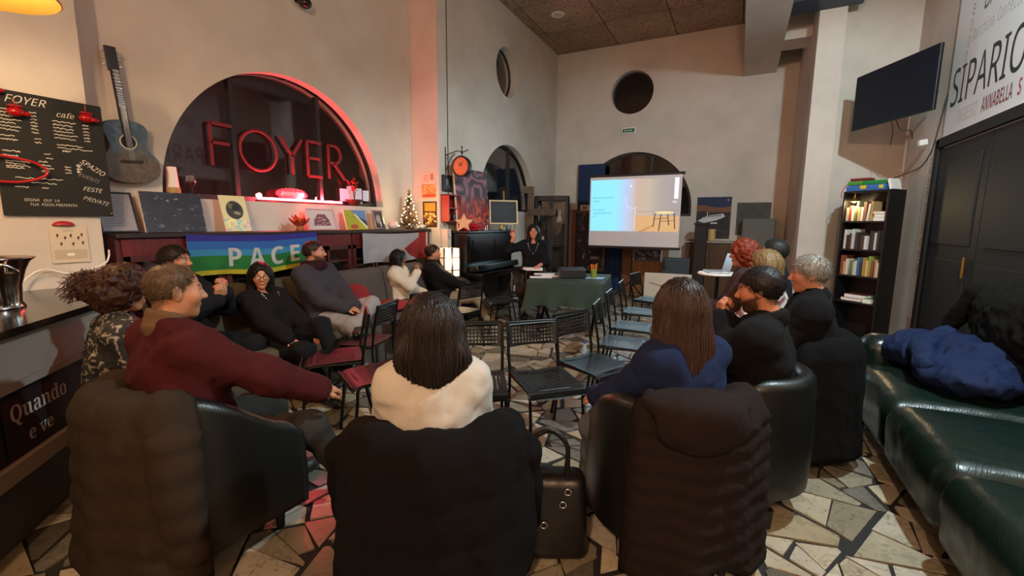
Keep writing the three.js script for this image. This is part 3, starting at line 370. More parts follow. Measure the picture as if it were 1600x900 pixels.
// ------------------------------------------------------------ shelf cabinet along the left wall
{
  const t = thing('wall_cabinet', 'long dark red low cabinet with a brown top shelf under the arched window', 'cabinet', [0, 0, 0]); const z0 = -1.68, z1 = ZSTEP + .02;
  part(t, 'top_shelf', uvMetres(rbox(.36, .035, z0 - z1, .006, -4.32, 1.378, (z0 + z1) / 2)), mats.darkWood, 'dark brown shelf board');
  part(t, 'back_panel', box(.02, 1.36, z0 - z1, -4.485, .68, (z0 + z1) / 2), mats.redWood);
  for (let i = 0; i <= 5; i++) part(t, 'upright', uvMetres(box(.3, 1.36, .035, -4.335, .68, mix(z0 - .02, z1 + .02, i / 5))), mats.redWood);
  for (const y of [.08, .72, 1.04]) part(t, 'shelf', box(.29, .025, z0 - z1 - .02, -4.34, y, (z0 + z1) / 2), mats.redWood);
  for (let i = 0; i < 5; i++) { const a = mix(z0 - .02, z1 + .02, i / 5), b = mix(z0 - .02, z1 + .02, (i + 1) / 5), c = (a + b) / 2, w = Math.abs(a - b); part(t, 'fascia', uvMetres(box(.02, .13, w - .03, -4.178, 1.29, c)), M('#6e1418', .5, { map: T.wood })); for (const s of [-1, 1]) { const d = part(t, 'door', [box(.02, .05, w / 2 - .03, -4.178, 1.2, c + s * w / 4), box(.02, .05, w / 2 - .03, -4.178, .75, c + s * w / 4), box(.02, .5, .045, -4.178, .97, c + s * (w / 2 - .04)), box(.02, .5, .03, -4.178, .97, c + s * .03)], mats.redWood); part(d, 'pane', box(.004, .42, w / 2 - .1, -4.18, .975, c + s * w / 4), mats.glass); } }
}
// things on the shelf
{
  const SY = 1.397; const R = rng(21);
  const textTex = canvasTex(200, 256, (g, w, h) => { g.fillStyle = '#8f8d96'; g.fillRect(0, 0, w, h); g.strokeStyle = '#4b4a52'; g.lineWidth = 2; for (let i = 0; i < 13; i++) scribble(g, 24, 30 + i * 16, 90 + 50 * R(), 16, R, 4); });
  picture('framed_letter', 'black framed sheet of handwriting leaning under the guitar', 'picture', [-4.36, SY, -1.80], TL, .25, .33, textTex, { frame: .012, depth: .012, lean: .3, tilt: 0 });
  const galaxy = dataTex(256, (u, v) => { const n = tileNoise(u, v, 5, 71, 5), m = tileNoise(u, v, 12, 73, 4), s = tileNoise(u, v, 9, 75, 3); const w = m > .66 ? (m - .66) * 4.5 : 0; const b = .08 + .14 * n; return [b + w * .5 + .12 * Math.max(0, s - .55), b * .95 + w * .5, b * 1.25 + w * .55]; }, true);
  picture('night_canvas', 'dark violet canvas with white speckles leaning on the shelf', 'painting', [-4.34, SY, -2.19], TL, .47, .34, galaxy, { depth: .022, lean: .2, rough: .45 });
  const moon = canvasTex(200, 256, (g, w, h) => { g.fillStyle = '#d8cf9c'; g.fillRect(0, 0, w, h); for (let i = 0; i < 60; i++) { g.fillStyle = ['#c9dcae', '#8fc3c0', '#e0a8c0', '#efe3a0'][i % 4]; g.beginPath(); g.ellipse(R() * w, 165 + R() * 90, 8 + 14 * R(), 4 + 6 * R(), R() * 3, 0, 7); g.fill(); } g.fillStyle = '#3a3a38'; g.beginPath(); g.arc(100, 104, 66, 0, 7); g.fill(); g.fillStyle = '#66683c'; g.beginPath(); g.ellipse(78, 78, 30, 18, .6, 0, 7); g.fill(); g.fillStyle = '#20262c'; g.beginPath(); g.ellipse(112, 84, 34, 22, -.4, 0, 7); g.fill(); g.fillStyle = '#8e8a6c'; g.beginPath(); g.ellipse(116, 126, 28, 12, .2, 0, 7); g.fill(); });
  picture('disc_painting', 'cream painting with a dark disc over pastel flowers', 'painting', [-4.34, SY, -2.73], TL, .25, .35, moon, { depth: .012, lean: .25 });
  const sketch = canvasTex(256, 180, (g, w, h) => { g.fillStyle = '#cdb7b4'; g.fillRect(0, 0, w, h); g.fillStyle = '#7a4a52'; g.beginPath(); g.moveTo(50, 150); g.lineTo(60, 90); g.lineTo(100, 40); g.lineTo(170, 40); g.lineTo(205, 100); g.lineTo(215, 150); g.fill(); g.fillStyle = '#c8a4a4'; for (let i = 0; i < 22; i++) g.fillRect(70 + R() * 120, 60 + R() * 80, 14, 7); g.fillStyle = '#5b3a48'; for (let i = 0; i < 14; i++) g.fillRect(60 + R() * 140, 90 + R() * 55, 22, 5); });
  picture('cottage_sketch', 'pink-white framed sketch of a dark building below the neon', 'picture', [-4.35, SY, -3.73], TL, .4, .25, sketch, { depth: .012, lean: .22, frame: .014, frameMat: M('#c7a8a4', .6) });
  const hill = canvasTex(220, 200, (g, w, h) => { g.fillStyle = '#a7a028'; g.fillRect(0, 0, w, h); g.fillStyle = '#7b8f22'; for (let i = 0; i < 80; i++) g.fillRect(R() * 120, R() * 160, 10, 5); g.fillStyle = '#5b7fae'; g.beginPath(); g.moveTo(70, 0); g.lineTo(220, 0); g.lineTo(220, 150); g.closePath(); g.fill(); g.fillStyle = '#2e3a48'; g.beginPath(); g.moveTo(120, 60); g.lineTo(220, 110); g.lineTo(220, 170); g.closePath(); g.fill(); g.fillStyle = '#e0d8c4'; g.beginPath(); g.moveTo(100, 40); g.lineTo(112, 36); g.lineTo(220, 180); g.lineTo(205, 190); g.fill(); g.fillStyle = '#b0442a'; g.beginPath(); g.ellipse(80, 170, 40, 22, 0, 0, 7); g.fill(); });
  picture('hillside_painting', 'yellow-green painting with a blue corner, right of the pink sketch', 'painting', [-4.35, SY, -4.27], TL, .36, .25, hill, { depth: .012, lean: .25 });
  const photo = canvasTex(100, 128, (g, w, h) => { g.fillStyle = '#39363a'; g.fillRect(0, 0, w, h); g.fillStyle = '#8d8890'; g.beginPath(); g.ellipse(50, 60, 26, 34, .3, 0, 7); g.fill(); g.fillStyle = '#b7b2b4'; g.fillRect(60, 80, 20, 40); });
  picture('silver_photo_frame', 'small silver framed photograph beside the lit Christmas tree', 'picture', [-4.34, SY, -4.66], TL, .19, .26, photo, { depth: .012, lean: .25, frame: .018, frameMat: M('#a8a4a6', .3, { metalness: .7 }) });
  const fl = thing('orange_paper_flower', 'crumpled orange paper flower standing on the shelf below the neon', 'flower', [-4.27, SY, -3.36]); const R2 = rng(31);
  part(fl, 'stem_base', lathe([[.001, 0], [.045, 0], [.035, .03], [.03, .06], [.001, .06]], 16), M('#9c5a30', .8));
  for (let i = 0; i < 16; i++) { const a = i / 16 * 6.28 + R2() * .3, l = .07 + .04 * R2(); const g = gridGeo(6, 4, (u, v) => { const w = (u - .5) * .075 * Math.sin(Math.PI * (.25 + .7 * v)); const r = .02 + v * l * (i % 2 ? .55 : .95); return [Math.cos(a) * r - Math.sin(a) * w, .055 + v * l * (i % 2 ? 1.1 : .8) + .012 * Math.sin(u * 14 + i), Math.sin(a) * r + Math.cos(a) * w]; }); part(fl, 'petal', g, M(i % 2 ? '#c2502c' : '#b4472a', .75, { side: THREE.DoubleSide })); }
  const bw = thing('white_bowl', 'small white bowl at the right end of the shelf', 'bowl', [-4.24, SY, -5.44]); part(bw, 'body', lathe([[.001, 0], [.035, 0], [.06, .03], [.068, .06], [.063, .06], [.055, .032], [.03, .01], [.001, .01]], 28), M('#d8d4cc', .3));
  const pot = thing('white_sugar_pot', 'round white pot with spout in front of the silver frame', 'pot', [-4.25, SY, -4.82]); part(pot, 'body', lathe([[.001, 0], [.04, 0], [.065, .03], [.07, .06], [.05, .1], [.03, .11], [.001, .112]], 28), M('#c9c2b8', .35)); part(pot, 'knob', sph(.014, 0, .122, 0), M('#c9c2b8', .35)); part(pot, 'handle', tube([[0, .09, -.055], [0, .1, -.1], [0, .05, -.105], [0, .03, -.065]], .007), M('#c9c2b8', .35));
}
// Christmas tree with bulbs
{
  const t = thing('christmas_tree', 'small twig Christmas tree covered with glowing warm bulbs', 'christmas tree', [-4.27, 1.397, -5.2]); const R = rng(44);
  part(t, 'trunk', bar([0, 0, 0], [0, .5, 0], .012), M('#3d2a1a', .8)); part(t, 'foot', lathe([[.001, 0], [.07, 0], [.06, .025], [.001, .03]], 20), M('#3d2a1a', .8));
  const tw = []; for (let i = 0; i < 260; i++) { const y = .04 + .46 * Math.pow(R(), 1.25), a = R() * 6.28, r = .165 * (1 - y / .56) * (.75 + .35 * R()); const c = [Math.cos(a) * r, y + .02 - .05 * R(), Math.sin(a) * r]; tw.push(bar([Math.cos(a) * r * .12, y + .03, Math.sin(a) * r * .12], c, .0038, 4, .002)); for (let k = 0; k < 3; k++) tw.push(bar([c[0] * (.55 + .12 * k), mix(y + .03, c[1], .55 + .12 * k), c[2] * (.55 + .12 * k)], [c[0] * (.7 + .12 * k) + (R() - .5) * .05, c[1] + (R() - .4) * .04, c[2] * (.7 + .12 * k) + (R() - .5) * .05], .0026, 4, .0012)); }
  part(t, 'twigs', tw, M('#4e3a1e', .8));
  const bm = M('#fff2d0', .5, { emissive: new THREE.Color(1, .74, .38), emissiveIntensity: 5 }); for (let i = 0; i < 40; i++) { const y = .03 + .46 * (i + .5) / 40, a = i * 2.4, r = .165 * (1 - y / .56) * 1.0; part(t, 'bulb', sph(.0085, Math.cos(a) * r, y, Math.sin(a) * r, 1, 1, 1, 8), bm); }
  const st = []; for (let i = 0; i < 10; i++) { const a = i / 10 * 6.283 + Math.PI / 2, r = i % 2 ? .016 : .04; st.push([Math.cos(a) * r, Math.sin(a) * r]); } part(t, 'star', tr(extrude(polyShape(st), .01, .002), 0, .53, 0, 0, TL), M('#8a6a34', .4));
  point([-4.1, 1.62, -5.16], new THREE.Color(1, .66, .3), LIGHT.tree, 5);
}
// posters on the return face of the wall
{
  const R = rng(51); const px = (n, lab, x, y, w, h, draw) => picture(n, lab, 'poster', [x, y, ZSTEP + .003], 0, w, h, canvasTex(128, 128 * h / w | 0, draw), { depth: .004 });
  px('faded_poster', 'faded pale sheet, topmost of three posters on the red-lit pillar face', -4.18, 2.06, .24, .17, (g, w, h) => { g.fillStyle = '#d9b7a4'; g.fillRect(0, 0, w, h); g.fillStyle = '#b07868'; g.fillRect(80, 10, 30, 50); for (let i = 0; i < 4; i++) g.fillRect(14, 20 + i * 14, 50, 5); });
  px('orange_poster', 'orange poster with a red foot, middle of three on the pillar face', -4.18, 1.86, .26, .19, (g, w, h) => { g.fillStyle = '#d08a4c'; g.fillRect(0, 0, w, h); for (let i = 0; i < 40; i++) { g.fillStyle = ['#e3b878', '#b4643a', '#c99658'][i % 3]; g.fillRect(R() * w, R() * h * .7, 14, 12); } g.fillStyle = '#c04a30'; g.fillRect(8, h * .72, w - 16, h * .2); });
  px('food_poster', 'dark framed yellow food poster, lowest of three on the pillar face', -4.17, 1.425, .26, .38, (g, w, h) => { g.fillStyle = '#3a2410'; g.fillRect(0, 0, w, h); g.fillStyle = '#c98a28'; g.fillRect(14, 10, w - 28, 60); for (let i = 0; i < 50; i++) { g.fillStyle = ['#e0b04a', '#a86a20', '#7a3c14', '#d8c07a'][i % 4]; g.beginPath(); g.ellipse(16 + R() * (w - 32), 80 + R() * (h - 95), 12, 7, R() * 3, 0, 7); g.fill(); } });
}
// PACE flag and the white-red flag hung over the cabinet front
function hangFlag(name, label, z0, z1, y0, y1, tex, x = -4.135, sag = .02) {
  const t = thing(name, label, 'flag', [0, 0, 0]); const g = gridGeo(48, 14, (u, v) => { const f = .010 * Math.sin(u * 31 + v * 3) * v + .008 * fbm(u * 6, v * 4, 2); return [x + .012 + f, mix(y1, y0, v) - sag * Math.sin(Math.PI * u) * (1 - .3 * v) + .012 * Math.sin(u * 9) * v, mix(z0, z1, u), u, 1 - v]; });
  const b = g.clone(); b.translate(-.003, 0, 0); part(t, 'cloth', g, M('#c8c8c8', .9, { map: tex, side: THREE.DoubleSide })); return t;
}
{
  const f1 = canvasTex(1024, 300, (g, w, h) => { const bands = [['#35309a', .16], ['#2f6fc0', .2], ['#3c94c8', .16], ['#1f7a34', .36], ['#c8b820', .12]]; let y = 0; for (const [c, k] of bands) { g.fillStyle = c; g.fillRect(0, y * h, w, k * h + 1); y += k; } g.fillStyle = '#d4d2cc'; g.font = 'bold 200px sans-serif'; ['P', 'A', 'C', 'E'].forEach((c, i) => g.fillText(c, 250 + i * 165, 240)); });
  hangFlag('rainbow_flag', 'striped blue and green flag with white letters PACE behind the couch', -2.14, -3.45, 1.02, 1.385, f1);
  const f2 = canvasTex(512, 200, (g, w, h) => { g.fillStyle = '#b9b7bd'; g.fillRect(0, 0, w, h); g.fillStyle = '#9c9aa2'; g.fillRect(0, h * .5, w * .7, 2); g.fillStyle = '#a8282c'; g.beginPath(); g.moveTo(w * .97, 0); g.lineTo(w * .58, h * .55); g.lineTo(w * .78, h); g.lineTo(w * .97, h); g.fill(); g.fillRect(w * .84, 0, w * .13, h); g.fillStyle = '#d8d6d2'; g.fillRect(w * .97, 0, w * .03, h); });
  hangFlag('white_red_flag', 'grey-white flag with a red triangle hung near the Christmas tree', -4.12, -5.42, .98, 1.36, f2, -4.135);
}
// ------------------------------------------------------------ rear left: piano corner
{
  const t = thing('upright_piano', 'black upright piano against the rear left wall', 'piano', [0, 0, 0]); const bm = M('#0d0c0c', .22), z0 = -5.72, z1 = -7.22, zc = (z0 + z1) / 2, L = z0 - z1;
  part(t, 'case', [uvMetres(rbox(.34, 1.3, L, .008, -3.8, .68, zc)), rbox(.40, .035, L + .04, .01, -3.785, 1.352, zc)], bm); part(t, 'upper_panel', [box(.015, .42, L - .12, -3.622, 1.08, zc), box(.02, .3, .5, -3.616, 1.08, zc - .35), box(.02, .3, .5, -3.616, 1.08, zc + .35)], bm);
  part(t, 'key_bed', rbox(.3, .07, L, .012, -3.5, .7, zc), bm); part(t, 'fallboard', rbox(.2, .1, L - .1, .02, -3.56, .79, zc, 0, 0, .2), bm); part(t, 'key_slip', box(.02, .05, L, -3.355, .72, zc), bm);
  for (const z of [z0 - .06, z1 + .06]) part(t, 'leg', rbox(.07, .66, .07, .01, -3.41, .33, z), bm); part(t, 'lower_panel', box(.02, .55, L - .1, -3.625, .36, zc), bm);
  for (const dz of [-.1, 0, .1]) part(t, 'pedal', rbox(.12, .015, .035, .006, -3.56, .08, zc + dz), mats.brass);
}
{ // wall clock on a wrought bracket
  const t = thing('station_clock', 'round orange-faced station clock on a black wrought bracket', 'clock', [-3.7, 2.31, -5.72]); const bl = M('#151313', .5);
  part(t, 'case', cyl(.145, .145, .07, 0, 0, 0, 40, Math.PI / 2), bl); part(t, 'rim', tr(new THREE.TorusGeometry(.14, .014, 8, 40), 0, 0, .036), bl);
  const tex = canvasTex(256, 256, (g) => { g.fillStyle = '#c8734a'; g.fillRect(0, 0, 256, 256); g.strokeStyle = '#4a1f14'; g.lineWidth = 4; for (let i = 0; i < 12; i++) { const a = i * Math.PI / 6; g.beginPath(); g.moveTo(128 + 92 * Math.cos(a), 128 + 92 * Math.sin(a)); g.lineTo(128 + 108 * Math.cos(a), 128 + 108 * Math.sin(a)); g.stroke(); } g.lineWidth = 3; g.beginPath(); g.arc(128, 128, 40, 0, 7); g.stroke(); });
  const f = new THREE.CircleGeometry(.128, 40); f.translate(0, 0, .037); const fm = part(t, 'dial', f, M('#ffffff', .6, { map: tex })); part(fm, 'hands', [box(.008, .06, .003, -.008, .025, .042, 0, 0, .5), box(.006, .09, .003, .022, .035, .042, 0, 0, -.6)], bl);
  part(t, 'bracket', [bar([-.29, .3, 0], [-.29, -.1, 0], .008), tube([[-.29, .18, 0], [-.2, .2, 0], [-.08, .225, 0], [.04, .21, 0], [.11, .235, 0]], .007), tube([[-.29, -.05, 0], [-.24, .05, 0], [-.19, .14, 0], [-.12, .19, 0]], .007), tube([[-.27, .12, 0], [-.24, .16, 0], [-.27, .18, 0]], .005), bar([0, .14, 0], [0, .27, 0], .008), sph(.014, 0, .28, 0), sph(.02, 0, .2, 0)], bl);
}
{
  const R = rng(61), RX = XREAR + .003;
  picture('dark_photo', 'small dark photograph on the rear wall below the clock bracket', 'picture', [RX, 1.96, -5.74], TL, .24, .24, canvasTex(96, 96, (g) => { g.fillStyle = '#2a2a30'; g.fillRect(0, 0, 96, 96); g.fillStyle = '#77757c'; g.fillRect(34, 20, 30, 50); g.fillStyle = '#4a4850'; g.fillRect(10, 60, 70, 24); }), { depth: .012, frame: .012 });
  const rc = thing('red_wall_cabinet', 'open red wall cabinet holding small bottles under the dark photograph', 'cabinet', [XREAR, 1.51, -5.765], TL); const rm = M('#9a2a1c', .5); part(rc, 'back_panel', box(.34, .4, .01, 0, .2, .006), rm); for (const s of [-1, 1]) part(rc, 'side_panel', box(.014, .4, .14, s * .163, .2, .075), rm); part(rc, 'shelf', [box(.32, .012, .13, 0, .2, .072), box(.32, .012, .14, 0, .006, .075), box(.34, .012, .14, 0, .394, .075)], rm);
  for (const [dz, c, lab, h] of [[-.08, '#1c1a1a', 'dark bottle standing left in the open red cabinet', .15], [.06, '#2b2422', 'dark bottle standing right in the open red cabinet', .13]]) { const b = thing('small_bottle', lab, 'bottle', [XREAR + .08, 1.525, -5.76 - dz]); part(b, 'body', lathe([[.001, 0], [.024, 0], [.026, .01], [.026, h * .55], [.01, h * .75], [.01, h], [.001, h]], 16), M(c, .25)); part(b, 'cap', cyl(.011, .011, .02, 0, h + .008, 0, 12), mats.red); }
  const wb = thing('white_switch_box', 'white metal box with a small figure print beside the piano', 'cabinet', [XREAR, .74, -5.635], TL); part(wb, 'body', rbox(.1, .66, .12, .006, 0, .33, .06), mats.wall); part(wb, 'print', tr(new THREE.PlaneGeometry(.09, .14), 0, .55, .122), M('#ffffff', .7, { map: canvasTex(64, 100, g => { g.fillStyle = '#d8d2ca'; g.fillRect(0, 0, 64, 100); g.fillStyle = '#5a2430'; g.fillRect(14, 20, 9, 50); g.fillRect(14, 60, 34, 10); g.fillRect(6, 84, 52, 4); }) }));
  const swirl = dataTex(256, (u, v) => { const a = tileNoise(u, v, 3, 81, 3), b = tileNoise(u, v, 3, 83, 3), w = .5 + .5 * Math.sin((a * 4 + b * 2 + v * 1.2) * Math.PI * 2), w2 = .5 + .5 * Math.sin((b * 4.5 - a * 1.6 + u) * Math.PI * 2); const k = sstep(.25, .6, v + .35 * (a - .5)); const lo = [mix(.45, .85, w2), mix(.13, .38, w2 * w), mix(.07, .12, w)], hi = [mix(.26, .62, w), mix(.2, .42, w), mix(.24, .46, w)]; return [mix(lo[0], hi[0], k), mix(lo[1], hi[1], k), mix(lo[2], hi[2], k)]; }, true);
  picture('swirling_canvas', 'large swirling canvas, orange below and mauve above, standing on the piano', 'painting', [XREAR + .12, 1.371, -6.33], TL, .98, .97, swirl, { depth: .03, lean: .08, rough: .6 });
  // piano top
  const sx = -3.72, py = 1.371; const st = thing('straw_star', 'pale straw star leaning at the left end of the piano top', 'ornament', [sx, py, -5.79], .6); const p5 = []; for (let i = 0; i < 10; i++) { const a = i / 10 * 6.283 + Math.PI / 2, r = i % 2 ? .06 : .14; p5.push([Math.cos(a) * r, .12 + Math.sin(a) * r]); } part(st, 'body', extrude(polyShape(p5), .03, .008), M('#c29a78', .8));
  const rd = thing('red_tinsel', 'heap of shiny red ribbon on the piano in front of the canvas', 'decoration', [sx, py, -6.05]); part(rd, 'ribbon', Array.from({ length: 16 }, (_, i) => { const a = R() * 6.28, r = .05 + .1 * R(); return tube([[0, .01, 0], [.5 * r * Math.cos(a), .06 + .05 * R(), r * Math.sin(a)], [.5 * r * Math.cos(a + 1), .02 + .05 * R(), 1.5 * r * Math.sin(a + .6)], [0, .015, r * .4]], .012, false, 5, 16); }), M('#c01828', .25));
  const fg = thing('silver_figurine', 'small silver reindeer figurine on the piano top', 'figurine', [sx, py, -6.45], .8); part(fg, 'body', [sph(.035, 0, .07, 0, .8, .8, 1.5), bar([0, .08, .04], [0, .14, .06], .014), sph(.02, 0, .15, .07, .8, .8, 1.3)], mats.chrome); for (const [a, b] of [[-1, -1], [1, -1], [-1, 1], [1, 1]]) part(fg, 'leg', bar([a * .016, 0, b * .036], [a * .016, .06, b * .03], .006), mats.chrome); part(fg, 'antlers', [tube([[.008, .16, .065], [.03, .19, .06], [.035, .22, .065]], .004), tube([[-.008, .16, .065], [-.03, .19, .06], [-.035, .22, .065]], .004)], mats.chrome);
  const slate = canvasTex(256, 200, g => { g.fillStyle = '#2d333a'; g.fillRect(0, 0, 256, 200); g.strokeStyle = '#59626c'; g.lineWidth = 2; for (let i = 0; i < 4; i++) scribble(g, 40, 50 + i * 26, 150 + 30 * R(), 18, R, 4); });
  const cb = picture('small_chalkboard', 'small chalkboard in a pale wood frame on the piano', 'board', [-3.64, py + .1, -6.93], .72, .5, .41, slate, { frame: .022, frameMat: M('#d9c49a', .6), depth: .015, lean: .12 }); part(cb, 'easel_leg', [box(.02, .1, .02, -.2, -.048, 0), box(.02, .1, .02, .2, -.048, 0), box(.022, .62, .02, .02, .26, -.06, -.1)], mats.paleWood);
  for (const [i, dx, dz, c, h, lab] of [[0, .0, -6.72, '#b8902c', .1, 'gold candlestick left under the small chalkboard'], [1, .04, -6.9, '#3c4a22', .09, 'green glass vase in the middle under the small chalkboard'], [2, .05, -7.08, '#8a8478', .08, 'grey vase right under the small chalkboard']]) { const b = thing('small_vase', lab, 'vase', [-3.58 + (i === 1 ? .02 : 0), py, dz]); part(b, 'body', lathe([[.001, 0], [.022, 0], [.03, h * .3], [.018, h * .7], [.026, h], [.02, h], [.012, h * .7], [.001, h * .6]], 18), M(c, .25, { metalness: i ? 0 : .8 })); }
  // lantern on its low stand
  const ln = thing('paper_lantern', 'square paper lantern with dark wood cross bars glowing beside the piano', 'lamp', [-3.74, .40, -5.36], 1.2); part(ln, 'stand', [box(.26, .03, .26, 0, .31, 0), ...[[-1, -1], [1, -1], [-1, 1], [1, 1]].map(([a, b]) => bar([a * .11, -.4, b * .11], [a * .11, .3, b * .11], .012))], mats.darkWood);
  const pm = M('#fff0dc', .9, { emissive: new THREE.Color(1, .7, .42), emissiveIntensity: .62 }); for (let k = 0; k < 4; k++) { const g = box(.25, .4, .004, 0, .53, .128); g.rotateY(k * Math.PI / 2); part(ln, 'paper_panel', g, pm); }
  const wb2 = []; for (let k = 0; k < 4; k++) for (const g of [box(.018, .42, .018, .13, .53, .13), box(.26, .012, .012, 0, .6, .133), box(.26, .012, .012, 0, .42, .133), box(.03, .42, .012, .0, .53, .133)]) { g.rotateY(k * Math.PI / 2); wb2.push(g); } part(ln, 'frame', wb2, mats.darkWood);
  point([-3.56, .95, -5.3], new THREE.Color(1, .72, .42), LIGHT.lantern, 6);
  // planks standing behind the piano
  const pk = thing('plank_frame', 'L-shaped frame of brown planks behind the presenter', 'planks', [-3.82, 0, -8.45], .6); part(pk, 'plank', uvMetres(box(.13, 2.2, .03, 0, 1.1, 0)), M('#7a5f48', .7, { map: T.wood })); part(pk, 'plank', uvMetres(box(.55, .14, .03, .24, 1.72, .02)), M('#6a5240', .7, { map: T.wood })); part(pk, 'plank', uvMetres(box(.24, .14, .03, -.06, 2.16, .02)), M('#80664e', .7, { map: T.wood }));
}
// ------------------------------------------------------------ back wall
{
  const R = rng(71); const bc = thing('black_display_cabinet', 'tall black glass-fronted cabinet in the rear left corner', 'cabinet', [-3.66, 0, -9.25], .25); const bm = M('#121317', .5);
  part(bc, 'body', [box(.7, 2.05, .02, 0, 1.03, -.18), box(.7, .05, .38, 0, 2.05, 0), box(.7, .07, .38, 0, .04, 0), box(.03, 2.05, .38, -.34, 1.03, 0), box(.03, 2.05, .38, .34, 1.03, 0)], bm); for (const y of [.5, 1.0, 1.5]) part(bc, 'shelf', box(.64, .02, .32, 0, y, 0), bm);
  for (const s of [-1, 1]) { const d = part(bc, 'door', [box(.05, 2.0, .02, s * .32, 1.03, .2), box(.04, 2.0, .02, s * .025, 1.03, .2), box(.34, .06, .02, s * .17, 2.0, .2), box(.34, .06, .02, s * .17, .08, .2)], bm); part(d, 'pane', box(.26, 1.85, .004, s * .172, 1.03, .2), mats.glass); }
  for (const [x, y, c, w, h, lab] of [[-.2, 1.01, '#c4bfb8', .1, .2, 'pale carved figure on the middle shelf of the black cabinet'], [.15, 1.51, '#9a958e', .14, .28, 'grey tall vase on the top shelf of the black cabinet']]) { const b = thing('display_ornament', lab, 'ornament', [-3.66 + x * .97, y, -9.25 - x * .25]); part(b, 'body', lathe([[.001, 0], [w * .4, 0], [w * .5, h * .25], [w * .25, h * .55], [w * .35, h * .8], [w * .15, h], [.001, h]], 20), M(c, .6)); }
  const wp = thing('wooden_panel', 'upright reddish wooden panel between the black cabinet and the dark poster', 'panel', [-3.42, 0, -9.75], .15); part(wp, 'board', uvMetres(rbox(.26, 1.8, .06, .006, 0, .9, 0)), M('#8a5840', .6, { map: T.wood }));
  const dp = dataTex(128, (u, v) => { const n = tileNoise(u, v, 6, 91, 4), m = tileNoise(u, v, 10, 93, 3); const w = (v < .45 ? 1 : .5) * (m > .6 ? (m - .6) * 3 : 0); return [.07 + .12 * n + w * .9, .07 + .1 * n + w * .75, .1 + .13 * n + w * .6]; }, true);
  picture('dark_poster_panel', 'dark poster on a brown board standing left of the screen', 'poster', [-3.02, .42, -9.95], .1, .72, 1.36, dp, { depth: .03, frame: .05, frameMat: M('#7a5648', .6, { map: T.wood }) });
  picture('small_print', 'small pale print with two dark figures above the dark poster', 'print', [-3.1, 1.785, -9.95], .1, .3, .12, canvasTex(96, 40, g => { g.fillStyle = '#b8a49a'; g.fillRect(0, 0, 96, 40); g.fillStyle = '#3a3034'; g.fillRect(20, 10, 10, 22); g.fillRect(36, 8, 10, 24); }), { depth: .01 });
  single('stage_flat', box(.62, 2.82, .05, -3.08, 1.41, -10.16), M('#1b3560', .85, { map: T.plaster }), 'tall dark flat behind the screen against the arched window, blue projector spill in its colour', 'panel');  // dark panel; the blue projector spill on it is painted into its colour
  single('blue_lit_curtain', gridGeo(60, 4, (u, v) => [mix(-2.78, -1.7, u), mix(0, 1.7, v), -10.02 + .03 * Math.sin(u * 40) + .012 * Math.sin(u * 97)]), M('#18305c', .9, { side: THREE.DoubleSide }), 'dark hanging cloth below the projection screen, blue projector light in its colour', 'curtain');  // black cloth, coloured blue to carry the projector light falling on it
  const pb = thing('plywood_board', 'tan plywood board with a pinned photo strip under the screen', 'board', [-1.75, 0, -9.85]); part(pb, 'board', uvMetres(box(.95, .98, .03, 0, .5, 0)), M('#a8784a', .7, { map: T.wood })); part(pb, 'left_stile', uvMetres(box(.16, .98, .035, -.4, .5, .004)), M('#8c5a3c', .7, { map: T.wood })); part(pb, 'photo_strip', tr(new THREE.PlaneGeometry(.6, .24), .05, .82, .02), M('#ffffff', .6, { map: canvasTex(200, 80, g => { g.fillStyle = '#3a3c4a'; g.fillRect(0, 0, 200, 80); for (let i = 0; i < 26; i++) { g.fillStyle = ['#8f8884', '#5b5660', '#b0a49c', '#2c2e3a'][i % 4]; g.fillRect(R() * 190, R() * 60, 24, 16); } g.fillStyle = '#b5a89c'; g.fillRect(0, 0, 8, 80); g.fillRect(192, 0, 8, 80); }) }));
  const gb = thing('grey_blue_crate', 'grey-blue crate below the brown ledge right of the screen', 'box', [-1.07, 0, -9.6]); part(gb, 'body', rbox(.5, .76, .3, .01, 0, .385, 0), M('#3f4a52', .8)); part(gb, 'lid', rbox(.52, .05, .32, .01, 0, .785, 0), M('#46525a', .8));
  const lb = thing('low_cream_panel', 'low cream panel heater standing in front of the tan board', 'heater', [-1.1, 0, -8.55]); part(lb, 'body', rbox(.82, .46, .07, .012, 0, .37, 0), M('#c9c4b4', .6)); for (const s of [-1, 1]) part(lb, 'foot', rbox(.05, .15, .22, .01, s * .3, .076, 0), mats.black); part(lb, 'cable', tube([[-.3, .42, .04], [-.1, .37, .045], [.1, .33, .045], [.3, .36, .04]], .005), mats.black);
  const lg = thing('brown_ledge', 'brown boxed ledge along the back wall under the poster', 'ledge', [-.46, 0, -10.07]); part(lg, 'body', uvMetres(rbox(.98, 1.1, .36, .01, 0, .56, 0)), M('#6a4a30', .7, { map: T.wood })); part(lg, 'top_board', rbox(1.0, .04, .38, .008, 0, 1.14, 0), M('#9c968c', .7));
  single('black_tablet', rbox(.2, .02, .12, .005, -.84, 1.172, -9.98, 0, .3), M('#23303e', .3), 'small dark shiny tray on the ledge right of the screen', 'tray');
  const po = thing('dark_post', 'dark wooden post standing before the brown ledge', 'post', [-.66, 0, -9.62]); part(po, 'shaft', uvMetres(rbox(.22, 1.48, .22, .01, 0, .74, 0)), M('#2e241e', .7, { map: T.wood })); part(po, 'cap', rbox(.26, .04, .26, .01, 0, 1.5, 0), M('#2a201a', .7));
